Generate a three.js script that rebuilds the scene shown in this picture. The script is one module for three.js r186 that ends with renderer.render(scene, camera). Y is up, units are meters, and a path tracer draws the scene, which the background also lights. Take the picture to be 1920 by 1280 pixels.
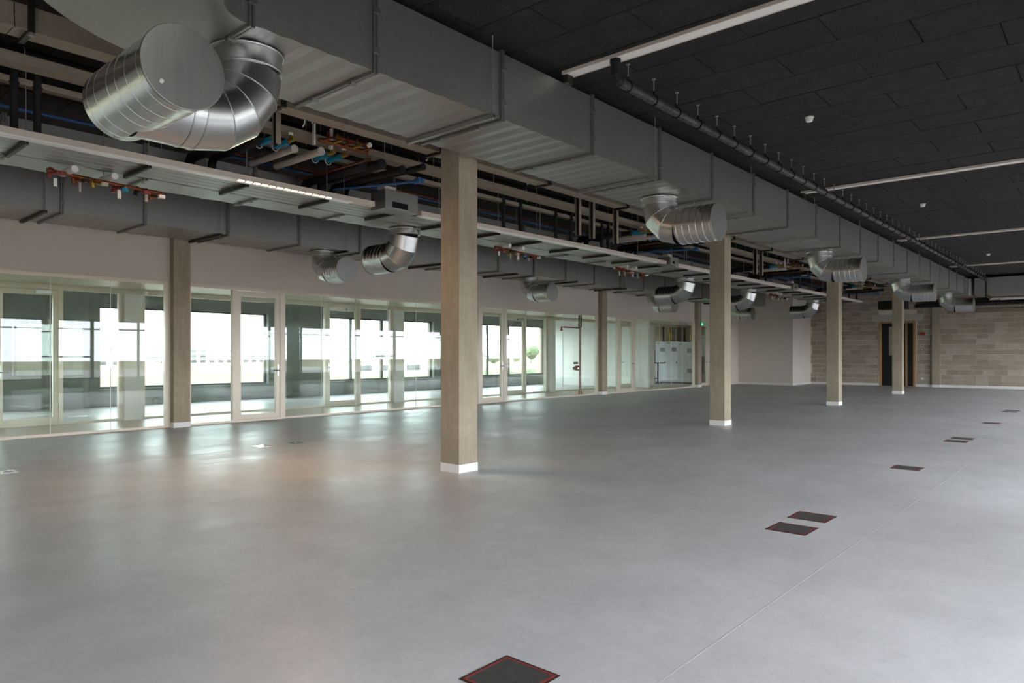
import * as THREE from 'three';
import { mergeGeometries } from 'three/addons/utils/BufferGeometryUtils.js';
import { RoundedBoxGeometry } from 'three/addons/geometries/RoundedBoxGeometry.js';
import { RectAreaLightUniformsLib } from 'three/addons/lights/RectAreaLightUniformsLib.js';

// ---------------------------------------------------------------- camera, sky, exposure
// The hall runs along -z (D = -z is the distance down the hall); x = 0 is the camera, the window wall is at +x.
const scene = new THREE.Scene();
const camera = new THREE.PerspectiveCamera(2 * Math.atan(640 / 1312) * 180 / Math.PI, 1.5, 0.05, 3000);
const EYE = 1.39, TH = 41.19 * Math.PI / 180;
camera.position.set(0, EYE, 0);
camera.rotation.y = TH;
camera.setViewOffset(1920, 1280, 0, -24, 1920, 1280);
scene.add(camera);

const SKY = 1.0;
{ // hazy white overcast sky, the same all round, a little brighter towards the zenith
  const w = 64, h = 32, d = new Float32Array(w * h * 4);
  for (let j = 0; j < h; j++) for (let i = 0; i < w; i++) {
    const up = Math.max(0, Math.sin(((j + 0.5) / h - 0.5) * Math.PI)), k = (j * w + i) * 4;
    d[k] = 0.93 + 0.07 * up; d[k + 1] = 0.97 + 0.09 * up; d[k + 2] = 1.06 + 0.15 * up; d[k + 3] = 1;
  }
  const t = new THREE.DataTexture(d, w, h, THREE.RGBAFormat, THREE.FloatType);
  t.mapping = THREE.EquirectangularReflectionMapping; t.magFilter = t.minFilter = THREE.LinearFilter; t.needsUpdate = true;
  scene.background = t; scene.backgroundIntensity = SKY;
  t.colorSpace = THREE.LinearSRGBColorSpace;
}
const renderer = new THREE.WebGLRenderer({ antialias: true });
renderer.toneMapping = THREE.LinearToneMapping;
renderer.toneMappingExposure = 12.8;
renderer.shadowMap.enabled = true;
RectAreaLightUniformsLib.init();

// ---------------------------------------------------------------- small tools
let seed = 7;
const rnd = () => (seed = (seed * 16807) % 2147483647) / 2147483647;
const COS = Math.cos(TH), SIN = Math.sin(TH), VPX = 960 + 1312 * Math.tan(TH);
const used = {};
function numbered(n) { const k = used[n] = (used[n] ?? -1) + 1; return k ? n + '_' + String(k).padStart(3, '0') : n; }
function tag(o, label, category, group) { o.userData.label = label; o.userData.category = category; if (group) o.userData.group = group; return o; }
function shadows(o) { o.traverse((c) => { if (c.isMesh) { c.castShadow = c.receiveShadow = true; } }); return o; }
// a thing: a group at its base (x, y, D); its parts are given in hall coordinates and moved to it
function thing(name, label, category, [x, y, d], group) {
  const o = new THREE.Group(); o.name = numbered(name); o.position.set(x, y, -d); scene.add(o);
  tag(o, label, category, group); return o;
}
function offsetOf(p) { const v = new THREE.Vector3(); while (p && p !== scene) { v.add(p.position); p = p.parent; } return v; }
function part(parent, name, geos, mat) {
  const g = Array.isArray(geos) ? (geos.length > 1 ? mergeGeometries(geos.map(plain)) : plain(geos[0])) : plain(geos);
  const v = offsetOf(parent); g.translate(-v.x, -v.y, -v.z);
  const m = new THREE.Mesh(g, mat); m.name = name; parent.add(m); return m;
}
function single(name, geos, mat, label, category, group) { // a thing of one mesh
  const m = new THREE.Mesh(Array.isArray(geos) ? mergeGeometries(geos.map(plain)) : geos, mat);
  m.name = numbered(name);
  m.geometry.computeBoundingBox(); const b = m.geometry.boundingBox, c = b.getCenter(new THREE.Vector3()); c.y = b.min.y;
  m.geometry.translate(-c.x, -c.y, -c.z); m.position.copy(c);
  scene.add(m); tag(m, label, category, group); return m;
}
function structure(name, geos, mat) {
  const m = new THREE.Mesh(Array.isArray(geos) ? mergeGeometries(geos.map(plain)) : geos, mat);
  m.name = name; m.userData.kind = 'structure'; scene.add(m); return m;
}
function structureGroup(name, [x, y, d]) { const o = new THREE.Group(); o.name = name; o.position.set(x, y, -d); o.userData.kind = 'structure'; scene.add(o); return o; }
function copy(o, x, y, d, label) { const c = o.clone(); c.name = numbered(o.name.replace(/_\d{3}$/, '')); c.position.set(x, y, -d); c.userData = { ...o.userData }; if (label) c.userData.label = label; scene.add(c); return c; }
function plain(g) { g = g.index ? g.toNonIndexed() : g; for (const k of Object.keys(g.attributes)) if (!['position', 'normal', 'uv'].includes(k)) g.deleteAttribute(k); return g; }
// uv in metres from position, by the way each face looks
function metreUV(g) {
  g = plain(g); const p = g.attributes.position, n = g.attributes.normal, uv = new Float32Array(p.count * 2);
  for (let i = 0; i < p.count; i++) {
    const ax = Math.abs(n.getX(i)), ay = Math.abs(n.getY(i)), az = Math.abs(n.getZ(i));
    const x = p.getX(i), y = p.getY(i), z = p.getZ(i);
    if (ay >= ax && ay >= az) { uv[2 * i] = x; uv[2 * i + 1] = z; } else if (ax >= az) { uv[2 * i] = z; uv[2 * i + 1] = y; } else { uv[2 * i] = x; uv[2 * i + 1] = y; }
  }
  g.setAttribute('uv', new THREE.BufferAttribute(uv, 2)); return g;
}
function box(x0, x1, y0, y1, d0, d1, r = 0) {
  const w = x1 - x0, h = y1 - y0, l = d1 - d0;
  const g = r ? new RoundedBoxGeometry(w, h, l, 1, r) : new THREE.BoxGeometry(w, h, l);
  g.translate((x0 + x1) / 2, (y0 + y1) / 2, -(d0 + d1) / 2); return metreUV(g);
}
const Y = new THREE.Vector3(0, 1, 0);
function bar(a, b, r, seg = 10, r2 = r) { // round bar between two points [x, y, D]
  const A = new THREE.Vector3(a[0], a[1], -a[2]), B = new THREE.Vector3(b[0], b[1], -b[2]), v = B.clone().sub(A), L = v.length();
  const g = new THREE.CylinderGeometry(r2, r, L, seg);
  const u = g.attributes.uv; for (let i = 0; i < u.count; i++) u.setXY(i, u.getX(i) * r * 6.283, u.getY(i) * L);
  g.applyQuaternion(new THREE.Quaternion().setFromUnitVectors(Y, v.normalize()));
  g.translate((A.x + B.x) / 2, (A.y + B.y) / 2, (A.z + B.z) / 2); return plain(g);
}
// a round pipe along a polyline with mitred joints, smooth round it and creased at each joint
function mitrePipe(pts, r, seg = 40) {
  const P = pts.map(([x, y, d]) => new THREE.Vector3(x, y, -d)), n = P.length, dir = [];
  for (let i = 0; i < n - 1; i++) dir.push(P[i + 1].clone().sub(P[i]).normalize());
  let u0 = Math.abs(dir[0].y) > 0.9 ? new THREE.Vector3(1, 0, 0) : new THREE.Vector3(0, 1, 0);
  const pos = [], nor = [], uv = []; let len = 0;
  for (let s = 0; s < n - 1; s++) {
    const t = dir[s]; u0 = u0.clone().addScaledVector(t, -u0.dot(t)).normalize(); const v0 = t.clone().cross(u0);
    const pA = s ? dir[s - 1].clone().add(t).normalize() : t, pB = s < n - 2 ? t.clone().add(dir[s + 1]).normalize() : t, L = P[s].distanceTo(P[s + 1]);
    const ring = (k, at, pl) => { const a = k / seg * Math.PI * 2, w = u0.clone().multiplyScalar(Math.cos(a)).addScaledVector(v0, Math.sin(a)), q = at.clone().addScaledVector(w, r); q.addScaledVector(t, -(q.clone().sub(at).dot(pl)) / t.dot(pl)); return [q, w]; };
    for (let k = 0; k < seg; k++) {
      const [a, na] = ring(k, P[s], pA), [b, nb] = ring(k + 1, P[s], pA), [c] = ring(k, P[s + 1], pB), [d] = ring(k + 1, P[s + 1], pB);
      for (const [q, w, uu, vv] of [[a, na, k, 0], [b, nb, k + 1, 0], [d, nb, k + 1, 1], [a, na, k, 0], [d, nb, k + 1, 1], [c, na, k, 1]]) { pos.push(q.x, q.y, q.z); nor.push(w.x, w.y, w.z); uv.push(uu / seg * 6.283 * r, len + vv * L); }
    }
    len += L;
  }
  const g = new THREE.BufferGeometry();
  g.setAttribute('position', new THREE.Float32BufferAttribute(pos, 3)); g.setAttribute('normal', new THREE.Float32BufferAttribute(nor, 3)); g.setAttribute('uv', new THREE.Float32BufferAttribute(uv, 2));
  return g;
}
function hoop(c, axis, r, t = 0.006, seg = 40) { // a ring standing proud round a pipe
  const g = new THREE.TorusGeometry(r, t, 6, seg); g.applyQuaternion(new THREE.Quaternion().setFromUnitVectors(new THREE.Vector3(0, 0, 1), new THREE.Vector3(axis[0], axis[1], -axis[2]).normalize()));
  g.translate(c[0], c[1], -c[2]); return plain(g);
}
const depthAt = (px, x) => ((VPX === 0 ? 0 : (1312 / COS) * -x / (VPX - px)) + x * SIN) / COS; // D where a line along the hall at x stands over picture column px

// ---------------------------------------------------------------- textures
function lattice(period, s) { const a = new Float32Array(period * period); let q = s * 7919 + 13; for (let i = 0; i < a.length; i++) { q = (q * 16807) % 2147483647; a[i] = q / 2147483647; } return a; }
function noiseField(size, layers, s = 1) { // tileable value noise; layers [[cells x, cells y, weight]...], mean about 0.5
  const out = new Float32Array(size * size); let wsum = 0;
  layers.forEach(([cx, cy, w], li) => {
    const per = Math.max(cx, cy), L = lattice(per, s + li * 17); wsum += w;
    const ix = [], fx = []; for (let i = 0; i < size; i++) { const u = i / size * cx, a = Math.floor(u), f = u - a; ix.push(a); fx.push(f * f * (3 - 2 * f)); }
    for (let j = 0; j < size; j++) {
      const v = j / size * cy, b = Math.floor(v), fr = v - b, fy = fr * fr * (3 - 2 * fr), r0 = (b % cy) * per, r1 = ((b + 1) % cy) * per;
      for (let i = 0; i < size; i++) { const a = ix[i] % cx, a1 = (ix[i] + 1) % cx, f = fx[i]; out[j * size + i] += w * ((L[r0 + a] * (1 - f) + L[r0 + a1] * f) * (1 - fy) + (L[r1 + a] * (1 - f) + L[r1 + a1] * f) * fy); }
    }
  });
  for (let i = 0; i < out.length; i++) out[i] /= wsum; return out;
}
function tex(size, metres, fn, srgb = true) {
  const d = new Uint8Array(size * size * 4);
  for (let k = 0; k < size * size; k++) { const c = fn(k, k % size, (k / size) | 0); for (let q = 0; q < 3; q++) d[4 * k + q] = Math.max(0, Math.min(255, Math.round(c[q]))); d[4 * k + 3] = 255; }
  const t = new THREE.DataTexture(d, size, size); t.wrapS = t.wrapT = THREE.RepeatWrapping; t.magFilter = THREE.LinearFilter; t.minFilter = THREE.LinearMipmapLinearFilter; t.generateMipmaps = true;
  t.repeat.set(1 / metres, 1 / metres); if (srgb) t.colorSpace = THREE.SRGBColorSpace; t.needsUpdate = true; return t;
}
const std = (o) => new THREE.MeshStandardMaterial(o);
const grey = (v) => [v, v, v];

// polished screed: cloudy trowel marks, fine specks
const fl = noiseField(2048, [[9, 9, 1], [31, 29, 0.8], [90, 97, 0.5], [340, 310, 0.5]], 3), fs = noiseField(2048, [[700, 700, 1]], 41), fc = noiseField(2048, [[6, 7, 1], [19, 17, 0.6], [140, 46, 0.7]], 77);
const M = {};
M.floor = std({ roughness: 1, metalness: 0,
  map: tex(2048, 9, (k) => { const v = 186 + (fl[k] - 0.5) * 34 + (fs[k] > 0.93 ? -14 : fs[k] < 0.06 ? 8 : 0); return [v, v * 0.987, v * 0.982]; }),
  roughnessMap: tex(1024, 11, (k) => { const i = k % 1024, j = (k / 1024) | 0; return grey(106 + (fc[(j * 2) * 2048 + i * 2] - 0.5) * 70); }, false) });
const gn = noiseField(512, [[40, 40, 1], [110, 110, 1], [14, 14, 0.7]], 5), gl = noiseField(512, [[4, 180, 1], [8, 90, 0.6]], 9);
M.galvanised = std({ metalness: 0.92, roughness: 1, color: 0xffffff,
  map: tex(512, 1.2, (k) => { const v = 172 + (gn[k] - 0.5) * 10 + (gl[k] - 0.5) * 10; return [v * 1.005, v, v * 0.975]; }),
  roughnessMap: tex(512, 1.2, (k) => grey(106 + (gn[k] - 0.5) * 16), false) });
M.spiro = std({ metalness: 1, roughness: 0.27, color: 0xd2d3d1 });
M.flange = std({ metalness: 0.92, roughness: 0.42, color: 0x959490 });
M.darkSteel = std({ metalness: 0.85, roughness: 0.5, color: 0x4c4a46 });
M.rod = std({ metalness: 0.7, roughness: 0.45, color: 0xa8a6a2 });
const cn = noiseField(512, [[6, 6, 1], [20, 20, 0.8], [80, 80, 0.6], [230, 230, 0.5]], 21), cs = noiseField(512, [[60, 3, 1], [130, 5, 0.7]], 23);
M.column = std({ roughness: 0.86, map: tex(512, 1.5, (k) => { const v = 1 + (cn[k] - 0.5) * 0.16 + (cs[k] - 0.5) * 0.1; return [160 * v, 147 * v, 126 * v]; }), bumpMap: tex(512, 1.5, (k) => grey(128 + (cn[k] - 0.5) * 160), false), bumpScale: 0.002 });
M.plinth = std({ roughness: 0.55, color: 0xe6e4e0 });
M.whiteWall = std({ roughness: 0.9, map: tex(256, 2.2, (k, i, j) => { const v = 1 + (cn[j * 1024 + i * 2] - 0.5) * 0.035; return [214 * v, 203 * v, 191 * v]; }) });
M.darkConcrete = std({ roughness: 0.85, map: tex(256, 2, (k, i, j) => { const v = 1 + (cn[j * 1024 + i * 2] - 0.5) * 0.2; return [132 * v, 134 * v, 128 * v]; }) });
const wn = noiseField(512, [[60, 60, 1], [140, 140, 1], [256, 256, 0.8], [8, 8, 0.6]], 31);
M.woodwool = [0, 1, 2].map((q) => std({ roughness: 0.95, color: [0xffffff, 0xe4e4e4, 0xf2f0ee][q], map: tex(512, 1.2, (k) => { const v = 29 + (wn[k] - 0.5) * 60; return [v, v * 0.985, v * 0.98]; }), bumpMap: tex(512, 1.2, (k) => grey(wn[k] * 255), false), bumpScale: 0.004 }));
M.woodwool.forEach((m, q) => { if (q) { m.map = M.woodwool[0].map; m.bumpMap = M.woodwool[0].bumpMap; } });
M.black = std({ roughness: 0.9, color: 0x0c0c0c });
M.rubber = std({ roughness: 0.75, color: 0x141313 });
M.foilPipe = std({ roughness: 0.5, metalness: 0.2, map: tex(256, 0.4, (k, i, j) => { const v = 62 + (wn[j * 1024 + i * 2] - 0.5) * 230; return [v, v * 0.95, v * 0.92]; }) });
M.block = [0, 1, 2, 3].map((q) => std({ roughness: 0.95, color: [0xffffff, 0xece8e2, 0xf6f2f0, 0xe0dcd6][q] }));
const bm = tex(256, 0.8, (k, i, j) => { const v = 1 + (wn[j * 1024 + i * 2] - 0.5) * 0.3; return [172 * v, 160 * v, 143 * v]; });
M.block.forEach((m) => { m.map = bm; });
M.mortar = std({ roughness: 0.95, color: 0xd6cec0 });
M.frame = std({ roughness: 0.42, metalness: 0.25, color: 0xd8cdbb });
M.darkFrame = std({ roughness: 0.5, metalness: 0.3, color: 0x55534e });
M.glass = new THREE.MeshPhysicalMaterial({ transmission: 1, thickness: 0, roughness: 0, ior: 1.52, color: 0xf6fbf8 });
M.clearGlass = new THREE.MeshPhysicalMaterial({ transmission: 1, thickness: 0, roughness: 0, ior: 1.5, color: 0xfdfefd });
M.white = std({ roughness: 0.5, color: 0xe4e1dc });
M.trayPaint = std({ roughness: 0.6, metalness: 0.25, map: tex(256, 0.9, (k, i, j) => { const v = 1 + (cn[j * 1024 + i * 2] - 0.5) * 0.12; return [158 * v, 145 * v, 128 * v]; }) });
M.luminaire = std({ roughness: 0.5, color: 0xd9cabb });
M.diffuser = std({ roughness: 0.3, color: 0xf2eee8 });
M.led = std({ color: 0xffffff, emissive: 0xffd9b0, emissiveIntensity: 0.35 });
M.blue = std({ roughness: 0.45, color: 0x35659c });
M.teal = std({ roughness: 0.45, color: 0x1083a8 });
M.copper = std({ roughness: 0.4, metalness: 0.7, color: 0x80472a });
M.brass = std({ roughness: 0.4, metalness: 0.8, color: 0xa98a3c });
M.redPaint = std({ roughness: 0.4, color: 0x86322a });
M.redSign = std({ roughness: 0.5, color: 0xb01818 });
M.whiteWrap = std({ roughness: 0.65, map: tex(256, 0.3, (k, i, j) => { const v = 1 + (wn[j * 1024 + i * 2] - 0.5) * 0.25; return [186 * v, 176 * v, 164 * v]; }) });
M.timber = std({ roughness: 0.6, map: tex(256, 0.5, (k, i, j) => { const v = 1 + (cs[j * 1024 + i * 2] - 0.5) * 0.3; return [176 * v, 132 * v, 86 * v]; }) });
M.doorBlack = std({ roughness: 0.45, color: 0x101010 });
M.carpet = std({ roughness: 0.85, map: tex(256, 0.25, (k, i, j) => { const v = 54 + (wn[j * 1024 + i * 2] - 0.5) * 50; return [v, v * 0.97, v * 0.9]; }) });
M.locker = std({ roughness: 0.45, metalness: 0.1, color: 0xdde3e4 });
M.steel = std({ roughness: 0.3, metalness: 1, color: 0xc8c8c6 });
M.lidSteel = std({ roughness: 0.06, metalness: 1, color: 0xe4e4e2 });
M.plastic = std({ roughness: 0.4, color: 0xf0eee8 });
M.green = std({ color: 0x0a5a2c, emissive: 0x19d070, emissiveIntensity: 0.35 });
M.brick = std({ roughness: 0.9, map: tex(256, 0.64, (k, i, j) => { const row = (j / 27) | 0, u = (i + (row % 2) * 42) % 85, m = (j % 27 < 4 || u < 4); const v = 1 + (wn[j * 1024 + i * 2] - 0.5) * 0.3; return m ? [188, 180, 168] : [172 * v, 150 * v, 122 * v]; }) });
M.grass = std({ roughness: 1, map: tex(512, 40, (k) => { const v = 1 + (cn[k] - 0.5) * 0.5; return [92 * v, 84 * v, 50 * v]; }) });
M.leaf = [0x596648, 0x4e5c42, 0x666d52].map((c) => std({ roughness: 1, color: c }));

// ---------------------------------------------------------------- structure: floor, ceiling, walls
const H = { duct: EYE + 2.234, ductTop: EYE + 2.866, ceil: EYE + 2.968 }; // undersides over the floor
const XR = 1.45, XG = -13.7, XB = -15.9, XF = -20.4, DN = -8.9, DF = 34.2;  // window wall, front and rear glazing, outer facade, near and far wall
const COL = (k) => 5.735 + 7.2 * k, CW = 0.31;

const floor = structure('floor', [box(XF - 0.5, XR + 0.5, -0.25, 0, DN - 0.5, DF + 0.5)], M.floor);
for (const [x0, x1, d0, d1] of [[-1.495, -1.483, -2, DF], [-9.704, -9.696, -2, DF]]) part(floor, 'joint_filler', box(x0, x1, -0.01, 0.0006, d0, d1), std({ roughness: 0.6, color: 0xb0aeac }));

const ceiling = structure('ceiling', [box(XG - 0.2, XR + 0.5, H.ceil + 0.05, H.ceil + 0.35, DN - 0.5, DF + 0.5)], M.black);
{ // wood-wool panels 1.2 x 0.6 m in running bond; the nearest 280 are pieces, the rest one part
  const pg = [0, 1, 2].map((q) => { const g = new RoundedBoxGeometry(1.19, 0.045, 0.592, 1, 0.006); return metreUV(g.translate(q * 3.7, 0, q * 1.9)).translate(-q * 3.7, 0, -q * 1.9); });
  const cells = [];
  for (let r = -18; r < 57; r++) { const d = 7.0 + 0.6 * r - 0.3; if (d < DN || d > DF - 0.3) continue;
    for (let c = -11; c < 6; c++) { const x = -2.04 - 0.6 + 1.2 * c + (((r % 2) + 2) % 2) * 0.6; if (x > XR - 0.1 || x < XG + 0.3) continue; cells.push([x, d, 0]); } }
  for (const c of cells) { const [x, d] = c, dep = -x * SIN + d * COS, lat = x * COS + d * SIN; c[2] = dep < 1.5 || Math.abs(lat / dep) > 0.85 ? 1e3 : x < -4.6 && d < 30 ? 40 + dep : dep; }
  cells.sort((a, b) => a[2] - b[2]);
  const rest = [];
  cells.forEach(([x, d], i) => {
    const q = (i * 7 + ((x * 13) | 0)) % 3, y = H.ceil + 0.0225 + (i % 5) * 0.0006;
    if (i < 280) { const m = new THREE.Mesh(pg[Math.abs(q)], M.woodwool[Math.abs(q)]); m.name = 'ceiling_panel'; m.position.set(x, y, -d); ceiling.add(m); }
    else rest.push(box(x - 0.594, x + 0.594, y - 0.0225, y + 0.0225, d - 0.296, d + 0.296));
  });
  part(ceiling, 'ceiling_panels', rest, M.woodwool[0]).userData.kind = 'stuff';
}

// window wall on the right (outside the picture; its daylight and its mirror image in the glazing are in it) and the outer facade
const SILL = 0.46, HEAD = 2.68;
function facade(name, x0, x1, inner, y1, winOf, mat, brickMat) {
  const gs = [box(x0, x1, 0, SILL, DN, DF), box(x0, x1, HEAD, y1, DN, DF)]; const piers = [];
  let at = DN; for (const [a, b] of winOf) { if (a > at) piers.push([at, a]); at = b; } if (at < DF) piers.push([at, DF]);
  for (const [a, b] of piers) gs.push(box(x0, x1, SILL, HEAD, a, b));
  const w = structure(name, gs, mat);
  const skin = []; const s = inner > 0 ? x0 - 0.11 : x1; // outer brick leaf
  skin.push(box(s, s + 0.11, -3, SILL - 0.02, DN, DF), box(s, s + 0.11, HEAD + 0.02, y1 + 0.4, DN, DF));
  for (const [a, b] of piers) skin.push(box(s, s + 0.11, SILL - 0.02, HEAD + 0.02, a + 0.03, b - 0.03));
  part(w, 'brick_leaf', skin, brickMat); return w;
}
let winNo = 0;
function facadeWindow(x, a, b, split, more) { // frame, mullion and low transom, two panes
  const g = structureGroup('window_' + (++winNo), [x, SILL, a]);
  const f = 0.06, t = 0.05, fr = [box(x - t, x + t, SILL, SILL + f, a, b), box(x - t, x + t, HEAD - f, HEAD, a, b), box(x - t, x + t, SILL + f, HEAD - f, a, a + f), box(x - t, x + t, SILL + f, HEAD - f, b - f, b)];
  part(g, 'window_frame', fr, M.darkFrame);
  part(g, 'mullion', box(x - t, x + t, SILL + f, HEAD - f, split - 0.05, split + 0.05), M.darkFrame);
  part(g, 'transom', box(x - t, x + t, 1.27, 1.33, Math.max(a + f, split - 1.35), split - 0.05), M.darkFrame);
  if (split - 1.4 > a + f) part(g, 'mullion', box(x - t, x + t, SILL + f, HEAD - f, split - 1.4, split - 1.33), M.darkFrame);
  if (more) { part(g, 'transom', box(x - t, x + t, 2.3, 2.35, a + f, b - f), M.darkFrame); part(g, 'mullion', box(x - t, x + t, SILL + f, HEAD - f, split + 1.6, split + 1.66), M.darkFrame); }
  part(g, 'pane', box(x - 0.004, x + 0.004, SILL + f, HEAD - f, a + f, split - 0.05), M.clearGlass);
  part(g, 'pane', box(x - 0.004, x + 0.004, SILL + f, HEAD - f, split + 0.05, b - f), M.clearGlass);
  return g;
}
const leftWins = []; for (let k = -2; k < 4; k++) leftWins.push([6.75 + 7.05 * k, Math.min(30.9, 11.6 + 7.05 * k)]);
leftWins[0][0] = Math.max(leftWins[0][0], DN + 0.4);
const rightWins = []; for (let k = -2; k < 4; k++) rightWins.push([6.45 + 7.2 * k, 12.75 + 7.2 * k]);
rightWins[0][0] = DN + 0.6;
facade('wall_right', XR, XR + 0.3, -1, H.ceil + 0.4, rightWins, M.whiteWall, M.brick);
for (const [a, b] of rightWins) facadeWindow(XR + 0.2, a, b, a + 2.9, true);
facade('wall_facade', XF - 0.3, XF, 1, 3.5, leftWins, M.darkConcrete, M.brick);
for (const [a, b] of leftWins) facadeWindow(XF - 0.2, a, b, a + Math.min(2.8, (b - a) / 2));

structure('wall_near', [box(XF - 0.3, XR + 0.3, 0, H.ceil + 0.4, DN - 0.25, DN)], M.whiteWall);
// room behind the glazing: its ceiling, cross wall, the corridor's ceiling and the wall over the rear glazing
structure('ceiling_room', [box(XF, XB, 3.3, 3.55, DN, 31.2)], M.darkConcrete);
structure('floor_corridor', [box(XB, XG - 0.05, 0, 0.006, DN, 31.2)], std({ roughness: 0.4, color: 0xdcc7b0 }));
structure('ceiling_corridor', [box(XB + 0.06, XG - 0.2, 2.76, 2.9, DN, 31.2)], M.frame);
structure('wall_corridor', [box(XB - 0.06, XB + 0.06, 2.76, 3.3, DN, 31.2)], M.whiteWall);
structure('wall_room', [box(XF, -15.0, 0, 3.3, 25.8, 25.95)], M.white);
structure('wall_left', [box(XG - 0.2, XG + 0.03, 2.76, H.ceil + 0.05, DN, 31.8)], M.whiteWall);
{ // white enclosure at the far left
  structure('wall_enclosure', [box(XG - 0.2, -11.15, 0, H.ceil + 0.05, 31.8, DF)], M.whiteWall);
  structure('baseboard_enclosure', [box(XG, -11.135, 0, 0.09, 31.785, DF)], M.plinth);
}
{ // far wall: concrete blocks laid in pairs of courses, with raised mortar behind them
  const X0 = XF, X1 = XR + 0.3, doorX0 = -8.2, doorX1 = -6.78, doorY = 2.84;
  const wall = structure('wall_far', [box(X0, doorX0, 0, H.ceil + 0.05, DF + 0.012, DF + 0.25), box(doorX1, X1, 0, H.ceil + 0.05, DF + 0.012, DF + 0.25), box(doorX0, doorX1, doorY, H.ceil + 0.05, DF + 0.012, DF + 0.25)], M.mortar);
  const bw = 0.42, bh = 0.214, j = 0.018, big = new RoundedBoxGeometry(bw - j, bh - j, 0.1, 1, 0.006); metreUV(big);
  const proto = [0, 1, 2, 3].map((q) => { const g = big.clone(); const u = g.attributes.uv; for (let i = 0; i < u.count; i++) u.setXY(i, u.getX(i) + q * 0.23, u.getY(i) + q * 0.37); return g; });
  const rest = []; let made = 0; const list = [];
  for (let r = 0; r < 20; r++) for (let c = -27; c < 36; c++) {
    const x = -6.05 + bw * c + ((r >> 1) % 2) * bw / 2, y = 0.1 + bh * r + bh / 2;
    if (y + bh / 2 > H.ceil + 0.06 || x < -11.2 || x > X1) continue;
    if (x + bw / 2 > doorX0 - 0.02 && x - bw / 2 < doorX1 + 0.02 && y - bh / 2 < doorY + 0.3) {
      const l = Math.min(x + bw / 2, doorX0 - 0.05), rr = Math.max(x - bw / 2, doorX1 + 0.05); // cut blocks beside the door
      if (l - (x - bw / 2) > 0.05) list.push([x, y, x - bw / 2 + j / 2, l]); else if (x + bw / 2 - rr > 0.05) list.push([x, y, rr, x + bw / 2 - j / 2]); else if (y + bh / 2 < doorY + 0.02) continue; else continue;
    } else list.push([x, y]);
  }
  const sees = ([x, y]) => (x > -11.1 && x < -2.6 && y < 3.45 ? 0 : 1);
  list.sort((a, b) => sees(a) - sees(b) || b[0] - a[0]);
  for (const [x, y, a, b] of list) {
    const q = Math.floor(rnd() * 4), proud = 0.002 * q;
    if (a !== undefined) { const g = box(a, b, y - bh / 2 + j / 2, y + bh / 2 - j / 2, DF - 0.004, DF + 0.08); if (made < 290) { part(wall, 'block', g, M.block[q]); made++; } else rest.push(g); }
    else if (made < 290) { const m = new THREE.Mesh(proto[q], M.block[Math.floor(rnd() * 4)]); m.name = 'block'; m.position.set(x, y, -(DF + 0.047 - proud)); wall.add(m); made++; }
    else rest.push(box(x - bw / 2 + j / 2, x + bw / 2 - j / 2, y - bh / 2 + j / 2, y + bh / 2 - j / 2, DF - 0.003, DF + 0.08));
  }
  part(wall, 'blocks', rest, M.block[2]).userData.kind = 'stuff';
  part(wall, 'lintel', box(doorX0 - 0.28, doorX1 + 0.3, doorY, doorY + 0.3, DF - 0.01, DF + 0.1), std({ roughness: 0.9, color: 0xb9b1a6 }));
  structure('wall_far_back', [box(-8.6, -6.4, 0, 3.2, DF + 0.7, DF + 0.8), box(-8.6, -8.5, 0, 3.2, DF + 0.25, DF + 0.7), box(-6.5, -6.4, 0, 3.2, DF + 0.25, DF + 0.7), box(-8.6, -6.4, 3.1, 3.2, DF + 0.25, DF + 0.7)], M.darkConcrete);
  structure('baseboard_far', [box(-11.15, doorX0, 0, 0.1, DF - 0.018, DF + 0.02), box(doorX1, XR, 0, 0.1, DF - 0.018, DF + 0.02)], M.plinth);
  // double door in a timber frame
  const d = structureGroup('door_far', [-7.49, 0, DF]);
  part(d, 'door_frame', [box(doorX0, doorX0 + 0.09, 0, doorY, DF - 0.03, DF + 0.2), box(doorX1 - 0.09, doorX1, 0, doorY, DF - 0.03, DF + 0.2), box(doorX0 + 0.09, doorX1 - 0.09, doorY - 0.09, doorY, DF - 0.03, DF + 0.2), box(-7.17, -7.11, 0, doorY - 0.09, DF - 0.01, DF + 0.15)], M.timber);
  const leaf = part(d, 'door_leaf', [box(doorX0 + 0.1, -7.83, 0.01, doorY - 0.1, DF + 0.03, DF + 0.09), box(-7.6, -7.18, 0.01, doorY - 0.1, DF + 0.03, DF + 0.09), box(-7.83, -7.6, 0.01, 1.35, DF + 0.03, DF + 0.09), box(-7.83, -7.6, 2.6, doorY - 0.1, DF + 0.03, DF + 0.09)], M.doorBlack);
  part(leaf, 'vision_pane', box(-7.83, -7.6, 1.35, 2.6, DF + 0.05, DF + 0.06), std({ roughness: 0.2, color: 0x8d8672 }));
  part(d, 'door_leaf', box(-7.1, doorX1 - 0.1, 0.01, doorY - 0.1, DF + 0.03, DF + 0.09), M.doorBlack);
  part(d, 'door_handle', [bar([-7.22, 1.05, DF - 0.02], [-7.34, 1.05, DF - 0.02], 0.012), bar([-7.22, 1.05, DF + 0.04], [-7.22, 1.05, DF - 0.02], 0.012)], M.steel);
}

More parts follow.
